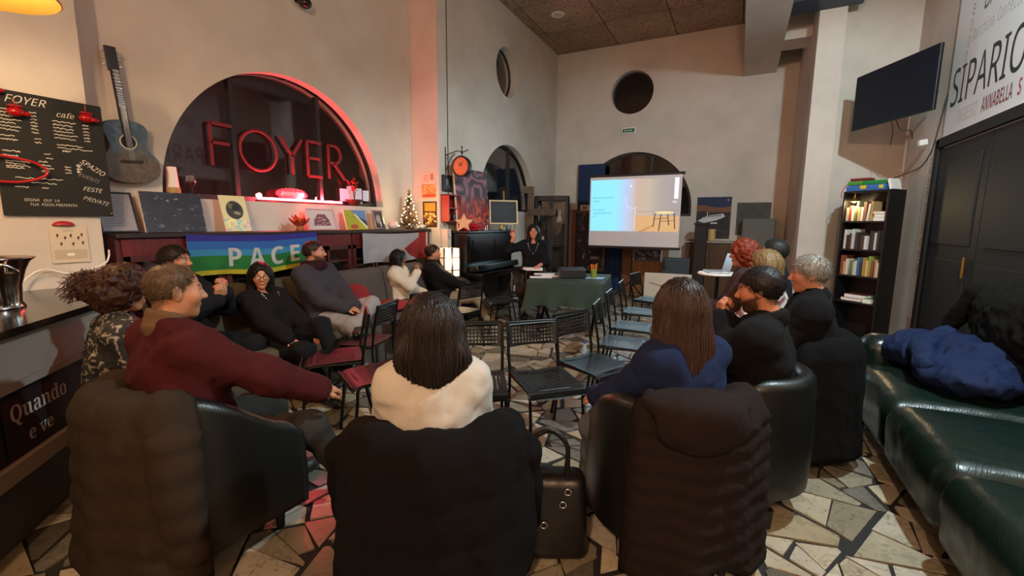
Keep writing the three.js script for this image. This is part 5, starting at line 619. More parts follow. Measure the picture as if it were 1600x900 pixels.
// ------------------------------------------------------------ green leather sofa on the right
{
  const t = thing('leather_sofa', 'long dark green leather sofa along the right wall', 'sofa', [0, 0, 0]); const m = mats.sofa;
  const fold = (x, y, z) => .006 * fbm(x * 5, y * 5, z * 5, 3) + .003 * fbm(x * 16, y * 16, z * 16, 2);
  part(t, 'base', nets((x, y, z) => sdRB(x - 1.38, y - .15, z + 2.5, .4, .13, 1.95, .05) + fold(x, y, z), [.9, -.02, -4.6], [1.9, .36, -.4], .03), mats.sofa);
  const edges = [-4.28, -3.36, -2.52, -1.66, -.75]; for (let i = 0; i < 4; i++) { const a = edges[i], b = edges[i + 1], c = (a + b) / 2, h = (b - a) / 2; part(t, 'seat_cushion', nets((x, y, z) => { const px = x - 1.28, pz = z - c; const crown = .035 * (1 - Math.pow(pz / h, 2)) * (1 - Math.pow(px / .42, 2) * .6); const f = sdRB(px, y - .33, pz, .39, .11 + crown, h - .004, .085); const front = sdRB(px + .3, y - .24, pz, .1, .16, h - .008, .08); return smin(f, front, .06) + fold(x, y, z) + .008 * fbm(x * 3, z * 9, i + 1, 2) * sstep(h - .16, h, Math.abs(pz)); }, [.8, .02, a - .04], [1.76, .56, b + .04], .016), m);
    part(t, 'back_cushion', nets((x, y, z) => { const px = x - 1.74 + (y - .7) * -.18, pz = z - c; return sdRB(px, y - .7, pz, .13 + .03 * Math.cos(pz * 3), .28, h - .006, .11) + fold(x, y, z) * 1.6; }, [1.43, .34, a - .04], [1.99, 1.05, b + .04], .02), m); }
  part(t, 'arm', nets((x, y, z) => sdRB(x - 1.4, y - .34, z + 4.44, .46, .3, .15, .13) + fold(x, y, z), [.86, .0, -4.68], [1.95, .72, -4.2], .018), m);
  for (const z of [-4.3, -2.6, -.8]) part(t, 'foot', cyl(.03, .03, .04, 1.05, .02, z, 12), mats.black);
  // clothes thrown on the sofa
  const R = rng(5); const b = thing('blue_jacket', 'crumpled navy blue jacket lying on the far end of the green sofa', 'jacket', [1.34, .55, -4.0]); const ridg = (x, y, z, f) => 1 - Math.abs(fbm(x * f, y * f, z * f, 3)) * 2.2;
  part(b, 'cloth', nets((x, y, z) => { const d = smin(smin(sdEll(x + .02, y - .02, z + .3, .27, .14, .3), sdEll(x + .0, y - .01, z - .28, .24, .11, .28), .14), sdEll(x - .15, y - .06, z - .02, .2, .14, .34), .08); const w = x * .6 + z; return d - .026 * ridg(x + .5 * z, y * .7, z * .6 - .2 * x, 6.5) + .016 - .016 * ridg(x * .7 + .4 * z, y, z + 5, 13); }, [-.42, -.16, -.7], [.45, .3, .68], .012), M('#101d3c', .8, { phys: true, specularIntensity: .4, bump: T.fine, bumpScale: .001 }));
  part(b, 'sleeve', nets((x, y, z) => smin(sdCone(x, y, z, [-.2, .06, .3, .06, -.12, .1, -.05, .07]), sdCone(x, y, z, [-.12, .1, -.05, .07, .08, .16, -.3, .065]), .04) - .02 * ridg(x, y, z + .3 * x, 9) + .012, [-.34, -.06, -.46], [.22, .3, .44], .011), M('#12203f', .8, { phys: true, specularIntensity: .4 }));
  const c = thing('dark_overcoat', 'dark olive-grey coat heaped over the back of the green sofa', 'coat', [1.76, .98, -4.05]); part(c, 'cloth', nets((x, y, z) => { const d = smin(sdEll(x, y, z, .19, .12, .62), sdEll(x + .14, y + .16, z - .1, .1, .18, .5), .1); return d - .022 * ridg(x, y, z + .4 * y, 6) + .01 - .012 * ridg(x, y + z * .3, z, 13); }, [-.36, -.42, -.76], [.27, .2, .76], .014), M('#12110f', .95, { phys: true, specularIntensity: .2, bump: T.fine, bumpScale: .0012 }));
  part(c, 'sleeve', nets((x, y, z) => sdCone(x, y, z, [-.12, .02, -.5, .075, -.2, -.25, -.62, .06]) - .012 * ridg(x, y, z, 7) + .006, [-.34, -.36, -.76], [.02, .14, -.36], .012), M('#12110f', .95, { phys: true, specularIntensity: .2 }));
}
// ------------------------------------------------------------ bookcase in the right corner
const BK = { x: 1.5, z: -7.23, turn: -45 * D2R, w: .55, d: .3, h: 1.93 };
{
  const t = thing('bookcase', 'tall black bookcase standing cornerwise, full of books', 'bookcase', [BK.x, 0, BK.z], BK.turn); const bm = M('#0f0e0d', .5); const { w, d, h } = BK;
  for (const s of [-1, 1]) part(t, 'side_panel', rbox(.022, h, d, .003, s * (w / 2 - .011), h / 2, 0), bm); part(t, 'back_panel', box(w - .04, h, .008, 0, h / 2, -d / 2 + .006), bm); part(t, 'top_panel', box(w - .044, .022, d, 0, h - .011, 0), bm);
  const ys = [.06, .5, .84, 1.18, 1.54]; for (const y of ys) part(t, 'shelf', box(w - .044, .022, d - .02, 0, y, .0), bm); part(t, 'plinth', box(w - .05, .06, .02, 0, .03, d / 2 - .03), bm);
  const ct = Math.cos(BK.turn), sn = Math.sin(BK.turn); const put = (lx, y, lz) => [BK.x + lx * ct + lz * sn, y, BK.z - lx * sn + lz * ct];
  const R = rng(91); const cols = { 3: ['#b9ae98', '#8a3a2a', '#d8cfb8', '#5a6a4a', '#caa060', '#dcd6c6', '#7a5a40', '#e0d8c8', '#a88a5a'], 2: ['#d8d4cc', '#3a2c24', '#4a3a2c', '#c8c6c2', '#3c3028', '#2e2620', '#54402e'], 1: ['#8a4a34', '#c89a6a', '#d4cbb6', '#6a7a58', '#b8c4a8', '#cfd4cc', '#4a6a8c', '#2c3e5c', '#b08a3a', '#d8b070', '#8aa04a'], 0: ['#7a2a2a'] };
  const word = { '#b9ae98': 'beige', '#8a3a2a': 'rust red', '#d8cfb8': 'cream', '#5a6a4a': 'olive', '#caa060': 'ochre', '#dcd6c6': 'off-white', '#7a5a40': 'brown', '#e0d8c8': 'ivory', '#a88a5a': 'tan', '#d8d4cc': 'white', '#3a2c24': 'dark brown', '#4a3a2c': 'umber', '#c8c6c2': 'pale grey', '#3c3028': 'blackish brown', '#2e2620': 'black-brown', '#54402e': 'chestnut', '#8a4a34': 'brick red', '#c89a6a': 'light tan', '#d4cbb6': 'sand', '#6a7a58': 'moss green', '#b8c4a8': 'pale green', '#cfd4cc': 'grey-white', '#4a6a8c': 'steel blue', '#2c3e5c': 'navy', '#b08a3a': 'mustard', '#d8b070': 'straw', '#8aa04a': 'lime' };
  const shelfName = { 3: 'lamp-lit top', 2: 'second', 1: 'third' }, group = { 3: 'books on the lamp-lit shelf', 2: 'books on the second shelf', 1: 'books on the third shelf' };
  const book = (lx, y, lz, bw, bh, bd, c, lab, grp, tilt = 0) => { const p = put(lx, y, lz); const o = thing('book', lab, 'book', p, BK.turn, grp); const rot = g => { g.translate(0, 0, 0); g.rotateZ(tilt); return g; }; part(o, 'cover', rot(merge([box(.003, bh, bd, -bw / 2 + .0015, bh / 2, 0), box(.003, bh, bd, bw / 2 - .0015, bh / 2, 0), box(bw, bh, .003, 0, bh / 2, bd / 2)])), M(c, .7)); part(o, 'pages', rot(box(bw - .006, bh - .008, bd - .008, 0, bh / 2, -.003)), mats.paper); return o; };
  for (const sh of [3, 2, 1]) { let x = -w / 2 + .04; let i = 0; const seen = {}; while (x < w / 2 - .05) { const bw = .018 + .018 * R(), bh = Math.min(.17 + .09 * R(), .27), bd = .16 + .04 * R(); const c = cols[sh][i % cols[sh].length]; const nth = ['', 'thinner ', 'another '][Math.min(2, seen[c] ?? 0)]; seen[c] = (seen[c] ?? 0) + 1; if (!(sh === 3 && x > .08)) book(x + bw / 2, ys[sh + (sh === 3 ? 1 : 1) - 0] + .012 - (sh === 3 ? 0 : 0), .02, bw, bh, bd, c, `${nth}${word[c]} book upright on the ${shelfName[sh]} shelf of the bookcase`, group[sh], (i % 4 === 3 && sh !== 2) ? -.1 : 0); x += bw + (i % 4 === 3 ? .022 : .004); i++; } }
  const flat = (lx, y, lz, bw, bh, bd, c, lab, grp) => { const p = put(lx, y, lz); const o = thing('book', lab, 'book', p, BK.turn + .1, grp); part(o, 'cover', [box(bw, .003, bd, 0, .0015, 0), box(bw, .003, bd, 0, bh - .0015, 0), box(.003, bh, bd, -bw / 2, bh / 2, 0)], M(c, .7)); part(o, 'pages', box(bw - .006, bh - .006, bd - .006, 0, bh / 2, 0), mats.paper); };
  flat(.17, ys[4] + .012, .02, .15, .045, .2, '#d4cec0', 'thick white book lying at the right of the top shelf', 'flat books'); flat(.17, ys[4] + .058, .02, .14, .04, .19, '#c8a858', 'straw-coloured book lying on the thick white book', 'flat books'); flat(.17, ys[4] + .099, .02, .16, .03, .2, '#d8c890', 'cream book, topmost of the flat pile on the top shelf', 'flat books');
  flat(-.05, ys[0] + .44 + .012, .0, .3, .04, .2, '#8a2e28', 'red book, lowest of the flat pile on the fourth shelf', 'flat books'); flat(-.03, ys[0] + .44 + .053, .0, .26, .05, .2, '#5c2024', 'dark red book lying on the red one', 'flat books'); flat(.14, ys[0] + .44 + .012, .06, .1, .06, .14, '#6a9a30', 'small green box-like book on the fourth shelf', 'flat books');
  // clamp lamp inside
  const lp = put(-.15, 1.8, .12); const l = thing('clip_lamp', 'small brass clip lamp glowing over the top shelf of books', 'lamp', lp, BK.turn); part(l, 'shade', lathe([[.012, .05], [.02, .045], [.05, 0], [.047, 0], [.018, .04], [.01, .045]], 24), mats.brass); part(l, 'stem', bar([0, .05, 0], [0, .12, -.01], .006), mats.brass); part(l, 'bulb', sph(.022, 0, .005, 0), M('#fff4dc', .5, { emissive: new THREE.Color(1, .76, .42), emissiveIntensity: 9 })); const q = put(-.15, 1.785, .13); point(q, new THREE.Color(1, .72, .38), LIGHT.shelf, 1);
  // games on top
  const gb = (n, lab, lx, y, lz, bw, bh, bd, c1, c2, a = 0) => { const o = thing(n, lab, 'game box', put(lx, y, lz), BK.turn + a); part(o, 'box_base', rbox(bw, bh * .5, bd, .003, 0, bh * .25, 0), M(c1, .6)); part(o, 'lid', rbox(bw + .006, bh * .6, bd + .006, .003, 0, bh * .7, 0), M(c2, .6)); return o; };
  const gt = gb('game_box', 'blue and yellow game box lying on top of the bookcase', -.03, 1.931, 0, .46, .07, .26, '#3a6aa8', '#3a70b4'); part(gt, 'yellow_label', box(.07, .045, .004, -.02, .045, .135), M('#d8c030', .6)); part(gt, 'yellow_label', box(.05, .04, .004, .19, .04, .135), M('#d8c030', .6));
  gb('game_box', 'long green game box on the blue one, right side', .06, 2.006, -.02, .28, .05, .22, '#1e7a38', '#22883e', .06); gb('game_box', 'small green lettered game box on the blue one, left side', -.17, 2.006, .02, .17, .05, .2, '#4a8a3a', '#5a9a40', -.05); gb('game_box', 'dark red flat box, topmost on the bookcase', -.16, 2.061, .0, .2, .035, .16, '#6a1c20', '#7a2226', .15); const wbx = thing('white_binder', 'white ring binder leaning at the right end on the bookcase', 'binder', put(.235, 1.931, .02), BK.turn + .1); part(wbx, 'cover', box(.03, .13, .2, 0, .065, 0, 0, 0, .25), mats.white); part(wbx, 'pages', box(.02, .12, .19, .0, .065, 0, 0, 0, .25), mats.paper);
  single('red_cable', tube([put(-.27, 2.03, .1), put(-.29, 1.98, .13), put(-.3, 1.9, .16), put(-.285, 1.85, .165)], .005), mats.red, 'thin red cable looping down the bookcase corner', 'cable');
}
// ------------------------------------------------------------ television on the wall arm
{
  const a = V3(1.236, 0, -7.48), b = V3(1.75, 0, -6.43); const c = a.clone().add(b).multiplyScalar(.5), w = a.distanceTo(b); const turn = Math.atan2(-(b.z - a.z), b.x - a.x); // local +x runs from a to b
  const t = thing('flat_television', 'large black switched-off television on a wall arm high in the corner', 'television', [c.x, 2.715, c.z], turn); part(t, 'bezel', rbox(w, .67, .035, .006, 0, .335, -.01), M('#0c0d0f', .4)); part(t, 'screen_panel', box(w - .02, .645, .004, 0, .338, .0095), M('#0b1420', .35)); part(t, 'rear_housing', rbox(w * .7, .36, .05, .02, 0, .28, -.05), mats.black);
  part(t, 'wall_arm', [box(.3, .3, .03, 0, .3, -.09), bar([0, .3, -.1], [.2, .3, -.36], .02)], mats.blackMetal); part(t, 'cables', [tube([[-.05, .05, -.06], [-.04, -.08, -.1], [-.1, -.25, -.14]], .005), tube([[.02, .05, -.06], [.05, -.1, -.12], [.1, -.12, -.2], [.06, -.2, -.26]], .005)], mats.black);
  single('power_adapter', rbox(.09, .07, .05, .01, 1.93, 2.5, -7.3, 0, .3, .2), mats.white, 'white power adapter hanging below the television', 'adapter');
  single('wall_cable', tube([[1.985, 2.95, -6.9], [1.985, 2.7, -7.0], [1.985, 2.4, -7.15], [1.985, 2.25, -7.4], [1.97, 2.2, -7.7], [1.8, 2.12, -7.9], [1.62, 2.02, -7.5]], .006, false, 6, 50), M('#3a3430', .6), 'thin dark cable from the television down to the bookcase', 'cable');
}
// ------------------------------------------------------------ right wall: lettered board, dark double door
{
  const X = XR - .012; const sg = thing('lettered_wall_board', 'white board printed with SIPARIO and other theatre words above the dark door', 'sign', [XR, 2.48, -5.0], -Math.PI / 2);
  const tex = canvasTex(2048, 1100, (g, w, h) => {
    g.fillStyle = '#dfe3e2'; g.fillRect(0, 0, w, h); const tx = (s, x, y, f, c, r = 0, sx = 1) => { g.save(); g.translate(x, y); g.rotate(r); g.scale(sx, 1); g.font = f; g.fillStyle = c; g.fillText(s, 0, 0); g.restore(); };
    tx('SIPARIO', 36, 930, '300px sans-serif', '#20242c', 0, .74); tx('INGRESSO', 183, 1050, '105px sans-serif', '#c9b4b2', 0, .5); tx('ANNABELLA', 478, 1050, 'bold 105px sans-serif', '#7a3038', 0, .5); tx('S', 826, 1050, 'bold 105px sans-serif', '#a8343a', 0, .6);
    tx('BATTUTA', 325, 480, '190px sans-serif', '#39404a', 0, .6); tx('C', 850, 480, '190px sans-serif', '#39404a', 0, .7); tx('Macchina Confezione', 235, 610, '92px monospace', '#aeb6b8', 0, .55); tx('netre', 440, 240, 'bold 120px sans-serif', '#8f8f94', 0, .7);
    ['P', 'R', 'O', 'D', 'E', 'D', 'O', 'O'].forEach((c, i) => tx(c, 225 - i * 8, 120 + i * 84, '84px sans-serif', i === 4 ? '#4a5058' : '#98a0a4', 0, .6)); g.strokeStyle = '#c0c8ca'; g.lineWidth = 4; const RR = rng(6); for (let i = 0; i < 5; i++) scribble(g, 320 + 40 * i, 60 + 55 * i, 380, 26, RR, 26); scribble(g, 40, 300, 160, 14, RR, 24);
  });
  part(sg, 'board', box(3.7, 1.95, .02, .0, .975, .011), mats.white); part(sg, 'print_face', tr(new THREE.PlaneGeometry(3.7, 1.95), 0, .975, .0225), M('#ffffff', .55, { map: tex })); part(sg, 'lower_edge', box(3.7, .02, .03, 0, .0, .016), mats.white);
  // the board runs from z = -6.85 towards the camera: local +x points to +z
  const d = structGroup('door_1'); const dm = M('#080706', .7, { map: T.wood }); const z0 = -6.9, z1 = -3.1;
  part(d, 'door_frame', [box(.06, 2.46, .1, XR - .02, 1.23, z0 - .0), box(.06, .1, z1 - z0, XR - .02, 2.42, (z0 + z1) / 2), box(.06, 2.46, .1, XR - .02, 1.23, z1)], dm);
  for (let i = 0; i < 3; i++) { const a = mix(z0, z1, i / 3), b = mix(z0, z1, (i + 1) / 3), c = (a + b) / 2, w = b - a; const lf = part(d, 'door_leaf', uvMetres(box(.03, 2.34, w - .02, XR - .012, 1.18, c)), dm); part(lf, 'raised_panel', [rbox(.02, .9, w - .3, .006, XR - .03, 1.75, c), rbox(.02, .8, w - .3, .006, XR - .03, .75, c)], dm); part(lf, 'handle', bar([XR - .06, 1.0, b - .12], [XR - .06, 1.2, b - .12], .012), mats.brass); }
  // vertical words on the strip of wall left of the door
  const vt = canvasTex(256, 2048, (g, w, h) => { g.fillStyle = '#dcdedb'; g.fillRect(0, 0, w, h); g.fillStyle = '#2c3034'; const vert = (s, x, y, f) => { g.save(); g.translate(x, y); g.rotate(-Math.PI / 2); g.font = f; g.fillText(s, 0, 0); g.restore(); }; vert('VIVA la PalcoScena RIDERE', 235, 2000, '120px sans-serif'); vert('Aprite la sapienza nelle arti', 115, 1500, '78px monospace'); });
  const vs = thing('vertical_lettering', 'narrow white strip of vertical words on the wall left of the dark door', 'sign', [XR, .35, -7.11], -Math.PI / 2); part(vs, 'strip', box(.3, 2.1, .006, 0, 1.05, .004), mats.white); part(vs, 'print_face', tr(new THREE.PlaneGeometry(.3, 2.1), 0, 1.05, .008), M('#ffffff', .6, { map: vt }));
  const du = thing('ceiling_duct', 'dark blue box unit high up beside the pillar', 'unit', [.75, 4.38, -7.72]); part(du, 'casing', rbox(.85, .3, .4, .02, .1, .25, 0), M('#1c2f45', .5)); part(du, 'lower_lip', rbox(.85, .05, .44, .01, .1, .085, .02), M('#24384e', .5)); part(du, 'bracket', box(.05, HC - 4.78, .05, .1, (HC - 4.78) / 2 + .4, 0), mats.white);
  const dc = thing('dome_camera', 'small dark dome camera on the left wall above the arched window', 'camera', [XL, 3.83, -3.7]); part(dc, 'mount', rbox(.1, .06, .12, .01, .05, .06, 0), mats.black); part(dc, 'dome', sph(.07, .1, .02, 0, 1, .8, 1), M('#1c1414', .2));
}
// handbag by the long-haired woman's chair
{
  const t = thing('black_handbag', 'black leather handbag with metal rings leaning against the tub chair', 'handbag', [-.68, 0, -1.74], .4); const m = M('#0b0a0b', .4, { bump: T.leather, bumpScale: .0005 }); part(t, 'body', nets((x, y, z) => sdRB(x, y - .21, z, .17 - .04 * (y - .2), .2, .075, .05) + .008 * fbm(x * 8, y * 8, z * 8), [-.24, -.02, -.14], [.24, .46, .14], .012), m);
  part(t, 'handle', tube([[-.09, .38, .05], [-.1, .55, .04], [-.02, .62, .03], [.07, .56, .04], [.08, .38, .05]], .011), m); part(t, 'handle', tube([[-.09, .38, -.05], [-.09, .5, -.06], [0, .56, -.07], [.08, .5, -.06], [.08, .38, -.05]], .011), m); for (const [x, y] of [[-.09, .36], [.08, .36], [-.02, .2], [.06, .3], [-.06, .27]]) part(t, 'ring', tr(new THREE.TorusGeometry(.014, .003, 6, 16), x, y, .085), mats.chrome);
}
// ------------------------------------------------------------ people
const fabric = (c, o = {}) => M(c, .95, { phys: true, specularIntensity: .3, bump: T.fabric, bumpScale: .0007, ...o });
function ik(a, b, l1, l2, pole) { const A = V3(...a), B = V3(...b), d = B.clone().sub(A); let L = d.length(); const mx = (l1 + l2) * .995; if (L > mx) { B.copy(A).addScaledVector(d, mx / L); L = mx; } const dir = B.clone().sub(A).normalize(); const k = (l1 * l1 - l2 * l2 + L * L) / (2 * L), h = Math.sqrt(Math.max(0, l1 * l1 - k * k)); const p = V3(...pole); p.addScaledVector(dir, -p.dot(dir)).normalize(); const J = A.clone().addScaledVector(dir, k).addScaledVector(p, h); return [J.toArray(), B.toArray()]; }
function handBones(W, dir, back, side, curl, s) { // side: +1 thumb towards cross(dir, back)
  const f = V3(...dir).normalize(), n = V3(...back); n.addScaledVector(f, -n.dot(f)).normalize(); const q = f.clone().cross(n).multiplyScalar(side); const w = V3(...W), P = (a, b, c) => w.clone().addScaledVector(f, a * s).addScaledVector(q, b * s).addScaledVector(n, c * s); const bones = []; const add = (A, B, r0, r1) => bones.push([A.x, A.y, A.z, r0 * s, B.x, B.y, B.z, r1 * s]);
  add(P(-.03, 0, 0), P(.02, 0, 0), .024, .025); const offs = [.031, .011, -.010, -.029], lens = [.068, .078, .072, .056];
  for (let i = 0; i < 4; i++) { const K = P(.088 - .006 * Math.abs(i - 1.2), offs[i], 0); add(P(.015, offs[i] * .6, 0), K, .015, .0125); let a = 0, A = K; const seg = [.45, .31, .24]; for (let j = 0; j < 3; j++) { a += curl * (j ? 1 : .8) * (1 + .08 * i); const d = f.clone().multiplyScalar(Math.cos(a)).addScaledVector(n, -Math.sin(a)).addScaledVector(q, offs[i] * 1.2); const B = A.clone().addScaledVector(d, lens[i] * seg[j] * s); add(A, B, .0098 - .0009 * j, .0092 - .0011 * j); A = B; } }
  const T0 = P(.022, .026, -.006), T1 = P(.052, .052, -.014), T2 = P(.085, .058, -.02 - .012 * curl); add(T0, T1, .0135, .011); add(T1, T2, .0108, .0085); return bones;
}
function headSDF(o) {
  const f = o.fem ? 1 : 0, jw = f ? .054 : .06;
  return (x, y, z) => {
    const ax = Math.abs(x); let d = sdEll(x, y - .03, z + .012, .0745, .086, .094);
    d = smin(d, sdEll(x, y + .034, z - .022, jw, .074, .062), .03); d = smin(d, Math.hypot(x, y + .09, z - .058) - (f ? .018 : .023), .03);
    d = smin(d, Math.hypot(ax - .036, y + .018, z - .056) - .026, .03); d = smin(d, sdCone(ax, y, z, [0, .024, .083, .010, .038, .022, .066, .009]), .014);
    d = smin(d, sdCone(x, y, z, [0, .012, .085, .008, 0, -.022, .104, .0125]), .012); d = smin(d, Math.hypot(ax - .011, y + .027, z - .094) - .008, .008);
    d = smax(d, -(Math.hypot(ax - .031, y - .004, z - .098) - .017), .014); d = Math.min(d, Math.hypot(ax - .031, y - .004, z - .0735) - .0128);
    d = smin(d, sdEll(x, y + .053, z - .083, .022, .0055, .008), .006); d = smin(d, sdEll(x, y + .062, z - .08, .019, .006, .008), .006);
    d = smin(d, sdEll(ax - .076 - (z + .01) * -.25, y - .0, z + .008, .008, .031, .019), .008);
    d = smin(d, sdCone(x, y, z, [0, -.05, -.022, f ? .046 : .055, 0, -.175, -.045, f ? .048 : .06]), .03); return d;
  };
}
function headColor(o) {
  const sk = lin(o.skin), lip = sk.map((c, i) => c * [.85, .5, .5][i]), hc = lin(o.hairColor ?? '#1c1410'), be = o.beard;
  return (x, y, z) => { const ax = Math.abs(x); const n = 1 + .08 * fbm(x * 40, y * 40, z * 40, 2); let c = sk.map(v => v * n); const ck = Math.exp(-((ax - .042) ** 2 + (y + .02) ** 2) / .0006) * (z > .03 ? .15 : 0); c = [c[0] * (1 + ck * .2), c[1] * (1 - ck * .5), c[2] * (1 - ck * .5)];
    if (z > .07 && ((x / .023) ** 2 + ((y + .0575) / .0095) ** 2) < 1) c = lip; if (z > .066 && ax > .014 && ax < .05 && Math.abs(y - .03 - (ax < .035 ? 0 : -.2 * (ax - .035))) < .0045) c = hc;
    const ex = ax - .031, ey = y - .004; if (z > .074 && (ex / .0125) ** 2 + (ey / .0062) ** 2 < 1) c = ex * ex + ey * ey < .000033 ? [.02, .015, .012] : [.55, .52, .48]; else if (z > .07 && (ex / .016) ** 2 + ((ey - .002) / .009) ** 2 < 1 && ey > .003) c = hc.map((v, i) => mix(v, sk[i], .4));
    if (be && z > -.03 && !(z > .07 && ((x / .021) ** 2 + ((y + .0575) / .0085) ** 2) < 1)) { const moust = z > .07 && Math.abs(x) < .028 && y < -.036 ? .02 : -1; const k = Math.max(moust, Math.min(-.036 - y - .5 * Math.max(0, z - .05) + .35 * Math.max(0, .05 - z), (z + .004) * .8, (y + .118 + .3 * (z - .04)) * .8)) + .006 * vnoise(x * 110, y * 110, z * 110) + .004 * vnoise(x * 230, y * 230, z * 230); const t = sstep(-.004, .01, k) * .88; c = c.map((v, i) => mix(v, lin(be)[i], t)); }
    if (o.hair === 'short') { const q = o.hairP ?? {}; const k = ((q.slope ?? .95) * z - y + (q.c ?? -.004)) / 1.38 + .012 * vnoise(x * 60, y * 60, z * 60) + .008 * vnoise(x * 190, y * 190, z * 190); const t = (1 - sstep(-.012, .012, k)) * (q.tint ?? .85); c = c.map((v, i) => mix(v, hc[i], t)); } return c; };
}
function hairSDF(kind, p = {}) {
  const strand = (x, y, z, a, f) => a * Math.sin(f * Math.atan2(x, -z) + 4 * vnoise(x * 9, y * 7, z * 9)); const len = p.len ?? .2;
  const cap = (x, y, z, h) => sdEll(x, y - .03, z + .014, .0745 + h, .086 + h, .094 + h);
  if (kind === 'short') return (x, y, z) => smax(cap(x, y, z, p.h ?? .012) + strand(x, y, z, .0012, 60) + .003 * fbm(x * 30, y * 30, z * 30, 2), ((p.slope ?? .95) * z - y + (p.c ?? -.004)) / 1.38 + .007 * vnoise(x * 90, y * 90, z * 90) + .004 * vnoise(x * 200, y * 200, z * 200), .006);
  if (kind === 'afro' || kind === 'curly') return (x, y, z) => { let d = cap(x, y, z, p.h ?? .035); d = smin(d, sdEll(x, y + .03, z + .06, .1 * (p.w ?? 1), .1, .085), .04); if (p.tail) d = smin(d, sdEll(x - p.tail[0], y - p.tail[1], z - p.tail[2], .085, .075, .1), .05); d = smax(d, -sdEll(x, y + .045, z - .105, .062, .1, .075), .02); return d + .016 * fbm(x * 34, y * 34, z * 34, 3) + .006 * Math.sin(x * 150 + 3 * vnoise(y * 40, z * 40, 1)); };
  return (x, y, z) => { let d = cap(x, y, z, p.h ?? .02); const wd = p.wide ?? 1; d = smin(d, sdCone(x, y, z, [0, .0, -.06, .068, 0, -len, -.085 + (p.back ?? 0), .05 * wd]), .05); d = smin(d, sdCone(Math.abs(x), y, z, [.055 * wd, .0, -.02, .045, .085 * wd, -len * (p.side ?? .95), -.03, .04]), .05);
    if (p.vol) d = smin(d, sdEll(x, y + p.vol[0], z - p.vol[1], p.vol[2], p.vol[3], p.vol[4]), .05); d = smax(d, -len - .012 * Math.cos(x * 25) + .014 * vnoise(x * 22, 1, z * 12) + .006 * vnoise(x * 90, 1, z * 60) - y, .014); d = smax(d, -sdEll(x, y + .05, z - .115, .058, .13, .085), .02); d = smax(d, (y > -.02 ? -1 : z - .055), .01); return d + strand(x, y, z, p.amp ?? .0025, 46) + strand(x, y + 3, z, .0018, 95) + .006 * fbm(x * 14, y * 5, z * 14, 3) + 0; };
}
